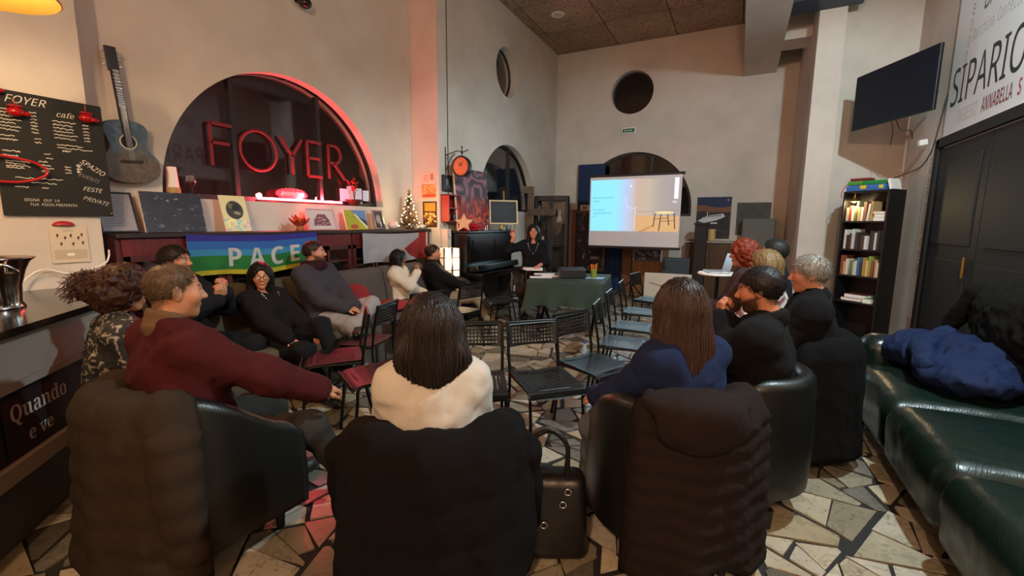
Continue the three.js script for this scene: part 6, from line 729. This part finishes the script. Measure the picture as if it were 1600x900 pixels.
function person(o) {
  const s = o.s ?? 1, L = (o.lean ?? 0) * D2R, th = o.face * D2R, sinT = Math.sin(th), cosT = Math.cos(th), fem = !!o.fem, fat = o.fat ?? 1; const far = !!o.far;
  const tl = .50 * s, hn = .16 * s, hl = L * .4; const hf = tl * Math.sin(L) + hn * Math.sin(hl) + .03 * s, hy = o.head[1] - (.117 * s + hn * Math.cos(hl) + tl * Math.cos(L));
  const root = thing('person', o.label, 'person', [o.head[0] - sinT * hf, 0, o.head[2] - cosT * hf], th);
  const toL = w => { const dx = w[0] - root.position.x, dz = w[2] - root.position.z; return [dx * cosT - dz * sinT, w[1], dx * sinT + dz * cosT]; };
  const up = (d, x = 0, f = 0) => [x, hy + d * Math.cos(L) - f * Math.sin(L), d * Math.sin(L) + f * Math.cos(L)];
  const sw = (fem ? .155 : .18) * s, neck = up(tl), hc = [0, neck[1] + hn * Math.cos(hl), neck[2] + hn * Math.sin(hl) + .03 * s];
  const arm = (side, h, pole) => { const S = up(tl - .06 * s, side * sw, 0); const def = [side * .09, hy + .1, .34 * s]; const W0 = h?.w ? toL(h.w) : h?.p ? [h.p[0], hy + h.p[1], h.p[2]] : def; const [E, W] = ik(S, W0, .285 * s, .25 * s, h?.pole ?? [side * .6, -.6, -.5]); return { S, E, W, dir: h?.dir ?? V3(...W).sub(V3(...E)).normalize().toArray(), back: h?.back ?? [side * .3, 1, 0], curl: h?.curl ?? .35, side: (h?.flip ? -1 : 1) * side }; };
  const AL = arm(1, o.hL), AR = arm(-1, o.hR);
  const leg = (side, f) => { const Hh = [side * .09 * s, hy - .01, .02]; const A0 = f?.w ? toL(f.w) : f?.p ? f.p : [side * .13, .085, .46 * s]; const [K, A] = ik(Hh, A0, .43 * s, .42 * s, f?.pole ?? [side * .15, 1, .5]); return { Hh, K, A, toe: f?.toe ?? [side * .15, 0, 1] }; };
  const LL = leg(1, o.fL), LR = leg(-1, o.fR);
  const B = (a, ra, b, rb) => [a[0], a[1], a[2], ra * s, b[0], b[1], b[2], rb * s];
  const tw = fat, torso = [B(up(.0, -.08 * s), .115 * tw, up(.0, .08 * s), .115 * tw), B(up(.14, -.055 * s, .01), .112 * tw, up(.14, .055 * s, .01), .112 * tw), B(up(.30, -.075 * s), (fem ? .102 : .115) * tw, up(.30, .075 * s), (fem ? .102 : .115) * tw), B(up(.40, -sw * .6), .085, up(.40, sw * .6), .085), B(up(tl - .055, -sw * .95), .058, up(tl - .01, -.03 * s), .052), B(up(tl - .055, sw * .95), .058, up(tl - .01, .03 * s), .052), B(up(tl - .04), .062, neck, .05), B(up(.02), .12, up(.34), .11)];
  if (fem) torso.push(B(up(.30, -.07 * s, .075), .058, up(.29, -.07 * s, .09), .05), B(up(.30, .07 * s, .075), .058, up(.29, .07 * s, .09), .05));
  const armB = a => [B(a.S, .058, a.E, .043), B(a.E, .043, a.W, .028)], legB = l => [B(l.Hh, .098, l.K, .064), B(l.K, .06, l.A, .042)];
  const cell = far ? .02 : .016;
  // skin: trunk and limbs, head and hands on finer grids, one merged mesh
  const skb = [...torso, ...armB(AL), ...armB(AR), ...legB(LL), ...legB(LR)]; const sk = lin(o.skin); const [m0, m1] = bonesBox(skb, .05); const bodyG = nets(bonesSDF(skb, .04 * s, -.024), m0, m1, .024, () => sk);
  const hm = new THREE.Matrix4().compose(V3(...hc), new THREE.Quaternion().setFromEuler(new THREE.Euler((o.pitch ?? 0) * D2R, (o.yaw ?? 0) * D2R, (o.roll ?? 0) * D2R, 'YXZ')), V3(s, s, s));
  const hs = headSDF(o); const headG = nets(hs, [-.1, -.2, -.13], [.1, .13, .13], far ? .0058 : .0045, headColor(o)).applyMatrix4(hm);
  const hg = [AL, AR].map(a => { const hb = [...handBones(a.W, a.dir, a.back, -a.side, a.curl, s * (fem ? .9 : 1)), B(a.W, .026, V3(...a.W).lerp(V3(...a.E), .3).toArray(), .032)]; const [q0, q1] = bonesBox(hb, .03); return nets(bonesSDF(hb, .008 * s), q0, q1, far ? .006 : .0045, (x, y, z) => sk.map(c => c * (1 + .07 * fbm(x * 50, y * 50, z * 50, 2)))); });
  part(root, 'body', [bodyG, headG, ...hg], VC(.55), 'skin, head and hands');
  // clothes
  const wr = (x, y, z, k = 1) => k * (.011 * (Math.abs(fbm(x * 7 + 3, y * 10 + x * 4, z * 7, 3)) * 2 - .5) + .006 * (Math.abs(fbm(x * 16, y * 20 - z * 8, z * 16, 2)) * 2 - .5) + .003 * vnoise(x * 30, y * 30, z * 30));
  const cut = o.sleeve ?? .96; const aB = a => { const W = V3(...a.E).lerp(V3(...a.W), cut).toArray(); return [B(a.S, .06, a.E, .05), B(a.E, .05, W, .038)]; };
  const topB = [...torso, ...aB(AL), ...aB(AR)], ti = (o.bulk ?? .012) * s, tS = bonesSDF(topB, .05 * s, ti); const nk = [neck[0], neck[1] + .035 * s, neck[2] + .03 * s]; const hem = o.hem ?? -.08;
  const [t0, t1] = bonesBox(topB, ti + .075); part(root, o.topName ?? 'sweater', nets((x, y, z) => { let d = tS(x, y, z) + wr(x, y, z, o.wr ?? 1); d = smax(d, -(Math.hypot(x - nk[0], (y - nk[1]) * 1.1, z - nk[2]) - (o.neckR ?? .066) * s), .012); return smax(d, (hy + hem) - y - 4 * Math.max(0, Math.abs(x) - .2 * s) - 4 * Math.max(0, z - .16), .02); }, t0, t1, o.topCell ?? cell, o.topColor), o.topMat ?? fabric(o.top));
  if (o.skirt) { const kb = [B(up(0, -.07 * s), .13, up(0, .07 * s), .13), B(LL.Hh, .12, LL.K, .1), B(LR.Hh, .12, LR.K, .1), B(LL.K, .1, [LL.A[0], LL.A[1] + .22, LL.A[2]], .1), B(LR.K, .1, [LR.A[0], LR.A[1] + .22, LR.A[2]], .1), B(LL.K, .1, LR.K, .1)]; const [k0, k1] = bonesBox(kb, .09); const ks = bonesSDF(kb, .1); part(root, 'skirt', nets((x, y, z) => ks(x, y, z) + wr(x, y, z) , k0, k1, cell), fabric(o.pants)); }
  else { const lb = [...legB(LL).map(b => b.slice()), ...legB(LR).map(b => b.slice()), torso[0]]; for (const b of lb) { b[3] += .008; b[7] += .012; } const ps = bonesSDF(lb, .045 * s, .006); const [p0, p1] = bonesBox(lb, .075); part(root, 'trousers', nets((x, y, z) => smax(ps(x, y, z) + wr(x, y, z, 1.1), y - hy - .1 - 3 * Math.max(0, z - .12), .02), p0, p1, cell), fabric(o.pants)); }
  for (const l of [LL, LR]) { const t = V3(...l.toe).normalize(), heel = V3(...l.A).addScaledVector(t, -.04 * s), A = l.A; const dn = V3(0, -1, 0).addScaledVector(t, t.y).normalize(); const q = (k, d) => { const v = V3(...A).addScaledVector(t, k * s).addScaledVector(dn, d * s); return [v.x, v.y, v.z]; }; const sb = [B(q(-.035, .035), .036, q(.02, .0), .045), B(q(-.035, .045), .036, q(.12, .048), .036), B(q(.12, .048), .036, q(.175, .052), .03)]; const [f0, f1] = bonesBox(sb, .045); part(root, 'shoe', nets(bonesSDF(sb, .03), f0, f1, far ? .012 : .009), M(o.shoe ?? '#151312', .5)); }
  // hair
  if (o.hair) { const hcB = lin(o.hairColor), tip = o.hairTip ? lin(o.hairTip) : null; const f = hairSDF(o.hair, o.hairP ?? {}); const p = o.hairP ?? {}, ln = (p.len ?? .2) + .08, tz = p.tail ? Math.abs(p.tail[2]) + .12 : 0; const g = nets(f, [-.2, o.hair === 'short' ? -.14 : -Math.max(ln, .18), -Math.max(.2, tz)], [.2, .18, .14], far ? .008 : .006, (x, y, z) => { const k = .75 + .5 * (.5 + .5 * vnoise(Math.atan2(x, -z) * 22, y * 3, 4)) + .15 * vnoise(x * 90, y * 10, z * 90); const t = tip ? sstep(-.08, -.22, y + .05 * vnoise(x * 30, 1, z * 30)) : 0; return hcB.map((c, i) => mix(c, tip ? tip[i] : c, t) * k); }); g.applyMatrix4(hm); const hmesh = part(root, 'hair', g, VC(.5, { phys: true, specularIntensity: .45 }));
    if (o.strands) { const R = rng(o.strands.seed ?? 1), gs = [], n = o.strands.n; const cv = []; for (let i = 0; i < n; i++) { const pts = []; if (o.hair === 'curly') { const a = R() * 6.28, e = R() * 2.2 - .8; let d = V3(Math.cos(a) * Math.cos(e), Math.sin(e), Math.sin(a) * Math.cos(e)); if (d.z > .45) d.z *= -1; let P0 = d.clone().multiply(V3(.09, .1, .11)); if (p.tail && R() < .6) { P0 = V3(...p.tail).add(d.clone().multiply(V3(.07, .06, .08))); } P0.y += .01; const tq = V3(R() - .5, R() - .5, R() - .5).normalize(); for (let k = 0; k < 7; k++) { const q = k / 6; pts.push([P0.x + d.x * q * .06 + tq.x * .018 * Math.sin(q * 7), P0.y + d.y * q * .05 + tq.y * .018 * Math.sin(q * 7 + 1) - .02 * q * q, P0.z + d.z * q * .06 + tq.z * .018 * Math.cos(q * 7)]); } }
        else { const a = (R() - .5) * 4.6, y1 = -(p.len ?? .2) * (.88 + .13 * R()), w0 = R(); let y = .115 * (1 - w0 * .6); const dir = [Math.sin(a), -Math.cos(a)]; let r = .02; for (let k = 0; k < 8; k++) { const yy = mix(y, y1, k / 7); let lo = .02, hi = .25; for (let it = 0; it < 12; it++) { const m = (lo + hi) / 2; f(dir[0] * m, yy, dir[1] * m - .02) < 0 ? lo = m : hi = m; } r = lo > .021 ? lo : r; const aj = .05 * Math.sin(k * .9 + i); pts.push([Math.sin(a + aj) * (r + .003), yy, -Math.cos(a + aj) * (r + .003) - .02]); } }
        gs.push(tube(pts, .0011 + .001 * R(), false, 3, 12)); } const sg = merge(gs); sg.applyMatrix4(hm); part(root, 'hair_strands', sg, M(o.strands.color ?? o.hairColor, .5)).userData.kind = 'stuff'; }
  }
  if (o.fuzz) { const q = o.hairP ?? {}, R = rng(o.fuzz.seed ?? 4), pos = [], col = [], idx = [], hcc = lin(o.hairColor), hh = q.h ?? .01; const crown = V3(0, .11, -.05);
    for (let i = 0; i < o.fuzz.n; i++) { const a = R() * 6.2832, cy = R() * 2 - 1, sr = Math.sqrt(1 - cy * cy), n = V3(Math.cos(a) * sr, cy, Math.sin(a) * sr); const p0 = V3(n.x * (.0745 + hh * .4), .03 + n.y * (.086 + hh * .4), -.014 + n.z * (.094 + hh * .4)); if (((q.slope ?? .95) * p0.z - p0.y + (q.c ?? -.004)) / 1.38 + .01 * (R() - .5) > .002) continue; if (o.fuzz.thin && p0.y > .07 && p0.z > -.06 && R() < o.fuzz.thin) continue; const tg = p0.clone().sub(crown); tg.addScaledVector(n, -tg.dot(n)).normalize(); const l = o.fuzz.len * (.6 + .8 * R()), lift = o.fuzz.lift ?? .3; tg.x += (R() - .5) * .7; tg.y += (R() - .5) * .7; tg.z += (R() - .5) * .7; const p1 = p0.clone().addScaledVector(tg, l * .5).addScaledVector(n, l * lift * .6), p2 = p0.clone().addScaledVector(tg, l).addScaledVector(n, l * lift * .7); const sd = n.clone().cross(tg).normalize(), r = (o.fuzz.r ?? .0011), k = .7 + .6 * R(); const b = pos.length / 3; for (const [p, w] of [[p0, 1], [p1, .8]]) for (let j = 0; j < 3; j++) { const an = j * 2.094, vv = p.clone().addScaledVector(sd, Math.cos(an) * r * w).addScaledVector(n, Math.sin(an) * r * w); pos.push(vv.x, vv.y, vv.z); col.push(...hcc.map(c => c * k)); } pos.push(p2.x, p2.y, p2.z); col.push(...hcc.map(c => c * k)); for (let j = 0; j < 3; j++) { const j2 = (j + 1) % 3; idx.push(b + j, b + j2, b + 3 + j, b + j2, b + 3 + j2, b + 3 + j, b + 3 + j, b + 3 + j2, b + 6); } }
    const g = new THREE.BufferGeometry(); g.setAttribute('position', new THREE.Float32BufferAttribute(pos, 3)); g.setAttribute('color', new THREE.Float32BufferAttribute(col, 3)); g.setIndex(idx); g.computeVertexNormals(); g.applyMatrix4(hm); part(root, 'hair_strands', g, VC(.6)).userData.kind = 'stuff'; }
  if (o.glasses) { const gs = []; for (const q of [-1, 1]) { const pts = []; for (let i = 0; i < 16; i++) { const a = i / 16 * 6.283; pts.push([q * .032 + .024 * Math.cos(a) * (1 - .06 * Math.sin(a)), .003 + .018 * Math.sin(a), .102 - .006 * Math.abs(Math.cos(a))]); } gs.push(tube(pts, .0022, true, 5, 32)); gs.push(tube([[q * .056, .008, .096], [q * .076, .01, .05], [q * .08, .01, 0]], .0022, false, 5, 10)); } gs.push(tube([[-.009, .006, .103], [0, .009, .105], [.009, .006, .103]], .0022, false, 5, 6)); const g = merge(gs); g.applyMatrix4(hm); part(root, 'glasses', g, M('#14100f', .4)); }
  if (o.scarf) { const r = o.scarfR ?? .03; const g = nets((x, y, z) => { const px = x - neck[0], py = y - neck[1] - (o.scarfY ?? .03) * s, pz = z - neck[2] - .005; return Math.hypot(Math.hypot(px, pz) - (o.scarfW ?? .075) * s, py * .75) - r * s + .006 * fbm(x * 16, y * 26, z * 16, 3); }, [neck[0] - .17, neck[1] - .12, neck[2] - .17], [neck[0] + .17, neck[1] + .17, neck[2] + .18], .01); part(root, o.scarfName ?? 'scarf', g, fabric(o.scarf)); }
  if (o.turtle) { const r = o.turtle.r ?? .07; const lo = V3(0, -.135, -.04).applyMatrix4(hm), top = V3(0, -.105 + (o.turtle.h ?? 0), -.036).applyMatrix4(hm).toArray(); const b = B(lo.toArray(), r + .006, top, r); const [c0, c1] = bonesBox([b], .05); part(root, 'collar', nets((x, y, z) => smax(sdCone(x, y, z, b) + .0035 * vnoise(x * 14, y * 60, z * 14) + .004 * fbm(x * 18, y * 18, z * 18, 2), y - top[1] - .02 * s + .35 * (z - top[2]), .014), c0, c1, .009), fabric(o.turtle.c)); }
  if (o.necklace) { const pts = []; for (let i = 0; i <= 20; i++) { const a = Math.PI * (i / 20 - .5) * 1.05; const p = up(tl - .02 - .16 * Math.pow(Math.cos(a), 2) * s, Math.sin(a) * .085 * s, .1 * s + .04 * Math.cos(a)); pts.push(p); } part(root, 'necklace', pts.map((p, i) => sph(i > 6 && i < 14 ? .011 : .006, p[0], p[1], p[2], 1, 1, 1, 8)), M(o.necklace, .4)); }
  if (o.extra) o.extra(root, { up, hy, s, neck, hc, hm, AL, AR, LL, LR, toL });
  return root;
}
const lace = (() => { const b = lin('#14110f'), w = lin('#8d8674'); return (x, y, z) => { const n = Math.abs(fbm(x * 26, y * 26, z * 26, 2)); const k = n < .045 ? 1 : 0; return b.map((c, i) => mix(c, w[i], k)); }; })();
const stripes = (() => { const a = lin('#c9c4bc'), b = lin('#7a4a48'); return (x, y, z) => { const k = sstep(.1, .35, Math.sin(y * 55 + x * 40 + 2 * vnoise(x * 9, y * 9, z * 9))); return a.map((c, i) => mix(c, b[i], k)); }; })();
person({ label: 'balding grey-haired man in a maroon sweater, seated with his back to us', head: [-2.14, 1.315, -1.05], face: 178, lean: -3, yaw: -14, pitch: 3, s: 1.02, fat: 1.1, skin: '#a8714f', hair: 'short', hairP: { h: .0035, slope: 1.15, c: .004, tint: .8 }, hairColor: '#4a3826', fuzz: { n: 6000, len: .012, lift: .35, seed: 3, thin: .75 }, top: '#3a1214', bulk: .026, pants: '#2c2a26', turtle: { c: '#5a4430', h: .01, r: .073 }, neckR: .075, hR: { p: [-.36, .16, .42], curl: .5, pole: [-.8, -.3, -.5], dir: [.1, -.25, 1] }, hL: { p: [.12, .14, .45], curl: .3 }, fR: { p: [-.32, .085, .62] }, fL: { p: [.1, .085, .55] } });
person({ label: 'dark-haired woman in a white jumper, seated in the centre with her back to us', head: [-1.06, 1.195, -1.41], face: 216, lean: 2, s: .96, fem: true, skin: '#b98a6c', hair: 'long', hairP: { h: .04, len: .2, wide: 1.36, side: .95, amp: .003, vol: [.11, -.075, .142, .12, .08] }, hairColor: '#150d0b', strands: { n: 900, seed: 3, color: '#1c110d' }, top: '#aca79d', bulk: .02, pants: '#20201f', neckR: .055 });
person({ label: 'woman with long brown hair and a blue jacket, seated right of centre', head: [-.2, 1.25, -2.02], face: 232, yaw: -26, lean: 4, s: .95, fem: true, skin: '#b07a5c', hair: 'long', hairP: { h: .03, len: .33, wide: 1.2, side: .85, amp: .003, back: -.03, vol: [.18, -.085, .12, .2, .06] }, hairColor: '#20140f', hairTip: '#50301f', strands: { n: 800, seed: 7, color: '#35211a' }, top: '#16203c', topName: 'jacket', bulk: .022, pants: '#4a4e54', glasses: true, hL: { p: [.16, .13, .42], curl: .3 }, hR: { p: [-.1, .13, .4], curl: .35 }, fL: { p: [.14, .085, .48] }, fR: { p: [-.12, .085, .46] } });
person({ label: 'dark-haired bearded man in a black coat with hands raised to his chin', head: [.115, 1.28, -2.6], face: 262, yaw: 0, pitch: 8, lean: 1, s: 1.0, fat: 1.02, skin: '#a86c4e', beard: '#1c120e', hair: 'short', hairP: { h: .012 }, hairColor: '#15100e', fuzz: { n: 5000, len: .018, lift: .4, seed: 8 }, top: '#0d0d0e', topName: 'coat', bulk: .028, pants: '#15161a', neckR: .062, turtle: { c: '#0e0d0e', h: -.02, r: .08 }, hL: { p: [.05, .5, .2], curl: .9, dir: [-.2, .8, .1], back: [.5, .1, 1] }, hR: { p: [-.05, .48, .2], curl: .9, dir: [.2, .8, .1], back: [-.5, .1, 1] } });
person({ label: 'white-haired man in a black jacket seated by the bookcase', head: [.42, 1.3, -3.4], face: 268, yaw: 3, pitch: 4, lean: -2, s: 1.0, fat: 1.04, skin: '#b27a60', hair: 'short', hairP: { h: .01, slope: .95, c: -.006 }, hairColor: '#8d8880', fuzz: { n: 5000, len: .03, lift: .35, seed: 9, r: .0013 }, top: '#0c0c0e', topName: 'jacket', bulk: .032, pants: '#17181c', neckR: .06, turtle: { c: '#101012', h: -.01, r: .075 } });
person({ label: 'blond woman in a striped pale shawl seated in the right row', head: [.2, 1.29, -4.02], face: 266, yaw: 6, pitch: 4, lean: 4, s: .97, fem: true, far: true, skin: '#b98468', hair: 'long', hairP: { h: .024, len: .2, wide: 1.15 }, hairColor: '#6d5838', hairTip: '#9a8050', top: '#c8c2b8', topName: 'shawl', topColor: stripes, topCell: .012, topMat: VC(.9), bulk: .035, pants: '#232c3c', glasses: true, hL: { p: [.05, .1, .36], curl: .3 }, hR: { p: [-.06, .1, .36], curl: .3 } });
person({ label: 'woman with curly red hair at the far end of the right row', head: [.05, 1.35, -4.42], face: 268, lean: 0, s: .97, fem: true, far: true, skin: '#b07658', hair: 'curly', hairP: { h: .03 }, hairColor: '#6a2814', top: '#3c2a26', bulk: .02, pants: '#26262c' });
person({ label: 'grey dark-haired person mostly hidden behind the blond woman', head: [.3, 1.36, -4.75], face: 262, lean: 0, s: 1.0, far: true, skin: '#9c6c54', hair: 'short', hairP: { h: .02 }, hairColor: '#23231f', top: '#1c1e22', bulk: .02, pants: '#1a1a1e' });
person({ label: 'woman with wild curly auburn hair and a lace-patterned dress beside the bar', head: [-2.83, 1.25, -1.16], face: 165, yaw: -10, pitch: 10, lean: 8, s: .95, fem: true, skin: '#a87456', hair: 'curly', hairP: { h: .03, tail: [.06, -.01, -.13], w: 1.1 }, hairColor: '#2c150c', strands: { n: 420, seed: 11, color: '#3a1d10' }, top: '#14110f', topColor: lace, topCell: .0085, topMat: VC(.8), topName: 'dress', bulk: .016, pants: '#17140f', neckR: .08, hL: { p: [.1, .12, .34] } });
person({ label: 'dark-haired man at the near end of the couch, half hidden behind the others', head: [-3.86, 1.305, -1.92], face: 112, yaw: 12, lean: -6, s: 1.0, far: true, skin: '#9c6a4c', hair: 'short', hairP: { h: .012 }, hairColor: '#1c120d', fuzz: { n: 2500, len: .03, lift: .5, seed: 19 }, top: '#15161a', topName: 'jacket', bulk: .025, pants: '#17171a', hL: { p: [.02, .42, .34], curl: .8, dir: [-.3, .9, .2], back: [.4, 0, 1] }, hR: { p: [-.1, .38, .36], curl: .8, dir: [.1, .9, .3], back: [-.4, 0, 1] } });
person({ label: 'long-haired woman with glasses and a red bead necklace reclining on the couch', head: [-3.72, 1.13, -2.5], face: 96, yaw: -34, pitch: 2, lean: -20, s: .96, fem: true, far: true, skin: '#b5795a', hair: 'long', hairP: { h: .02, len: .24, wide: 1.1 }, hairColor: '#140e0d', top: '#151214', topName: 'jacket', bulk: .03, pants: '#141518', glasses: true, necklace: '#b8b0ac', neckR: .08, hL: { p: [.1, .1, .3] }, hR: { p: [-.14, .08, .34], curl: .4 }, fL: { p: [.0, .33, .66], toe: [-.2, .3, 1], pole: [.3, 1, .2] }, fR: { p: [-.12, .085, .62] } });
person({ label: 'man with a cropped beard in a grey coat and dark red scarf on the couch', head: [-3.8, 1.305, -3.14], face: 100, yaw: 36, lean: -12, s: 1.0, far: true, skin: '#b0765a', beard: '#3a2418', hair: 'short', hairP: { h: .005, slope: 1.1, c: .004 }, hairColor: '#2a1a14', fuzz: { n: 2500, len: .014, lift: .4, seed: 18 }, top: '#37343a', topName: 'coat', bulk: .032, pants: '#8a8684', scarf: '#2c1418', scarfR: .042, scarfW: .085, neckR: .09, hL: { p: [.06, .1, .32], curl: .3 }, hR: { p: [-.06, .12, .3], curl: .25, dir: [.5, -.2, .8] }, fL: { p: [-.16, .5, .5], toe: [-.8, .1, .5], pole: [1, .5, .4] }, fR: { p: [-.12, .085, .5] } });
person({ label: 'black-haired woman in a white jumper and dark glasses resting her chin on her hand', head: [-3.9, 1.14, -4.52], face: 110, yaw: 40, pitch: 6, lean: -4, s: .9, fem: true, far: true, skin: '#8a5a42', hair: 'long', hairP: { h: .02, len: .1, wide: 1.0 }, hairColor: '#0e0b0c', top: '#cbbfae', bulk: .022, pants: '#5a4a42', glasses: true, neckR: .06, hR: { p: [-.02, .42, .24], curl: 1.0, dir: [-.1, 1, .1], back: [-.3, 0, 1] }, hL: { p: [.1, .12, .3], curl: .4 } });
person({ label: 'man in a black coat and beige trousers reclining at the far end of the couch', head: [-3.84, 1.185, -5.16], face: 118, yaw: 10, lean: -22, roll: 6, s: 1.0, fat: 1.08, far: true, skin: '#a87258', hair: 'short', hairP: { h: .01, slope: 1.05 }, hairColor: '#241a16', top: '#151416', topName: 'coat', bulk: .03, pants: '#8f7c66', shoe: '#a8a49c', neckR: .065, scarf: '#141315', scarfName: 'collar', scarfR: .032, hL: { p: [.12, .12, .34] }, hR: { p: [-.1, .12, .38], curl: .4 }, fL: { p: [.16, .085, .66] }, fR: { p: [-.14, .085, .62] } });
person({ label: 'woman presenter with long dark hair and glasses, raising one hand by the piano', head: [-2.93, 1.47, -6.6], face: 22, yaw: 4, lean: 2, s: .97, fem: true, far: true, skin: '#b57a60', hair: 'long', hairP: { h: .018, len: .26, wide: .95 }, hairColor: '#17100f', top: '#121318', bulk: .016, sleeve: .4, pants: '#3a2a28', skirt: true, glasses: true, necklace: '#c8c0b8', neckR: .085, hR: { p: [-.3, .56, .2], curl: .5, dir: [-.1, 1, .1], back: [0, .1, -1], pole: [-.8, -.8, 0] }, hL: { p: [.1, .12, .32] }, fL: { p: [.12, .085, .42] }, fR: { p: [-.1, .085, .4] } });
{ // seats that carry the presenter and the woman by the bar
  const stool = (lab, x, z, h) => { const t = thing('round_stool', lab, 'stool', [x, 0, z]); part(t, 'seat', lathe([[.001, h], [.15, h], [.17, h - .02], [.16, h - .05], [.001, h - .05]], 28), mats.black); for (let i = 0; i < 4; i++) { const a = i * Math.PI / 2 + .4; part(t, 'leg', bar([Math.cos(a) * .1, h - .04, Math.sin(a) * .1], [Math.cos(a) * .17, 0, Math.sin(a) * .17], .012), mats.blackMetal); } };
  stool('black round stool under the presenter', -2.97, -6.66, .58); stool('black round stool under the curly-haired woman', -2.83, -1.12, .42); stool('black round stool under the hidden dark-haired person', .3, -4.75, .5);
  single('held_sheet', box(.3, .006, .21, -2.78, .80, -6.26, .1, .4), mats.paper, 'white sheet on the lap of the presenter', 'paper');
}
scene.traverse(o => { if (o.isMesh) { o.castShadow = true; o.receiveShadow = true; } });
renderer.render(scene, camera);
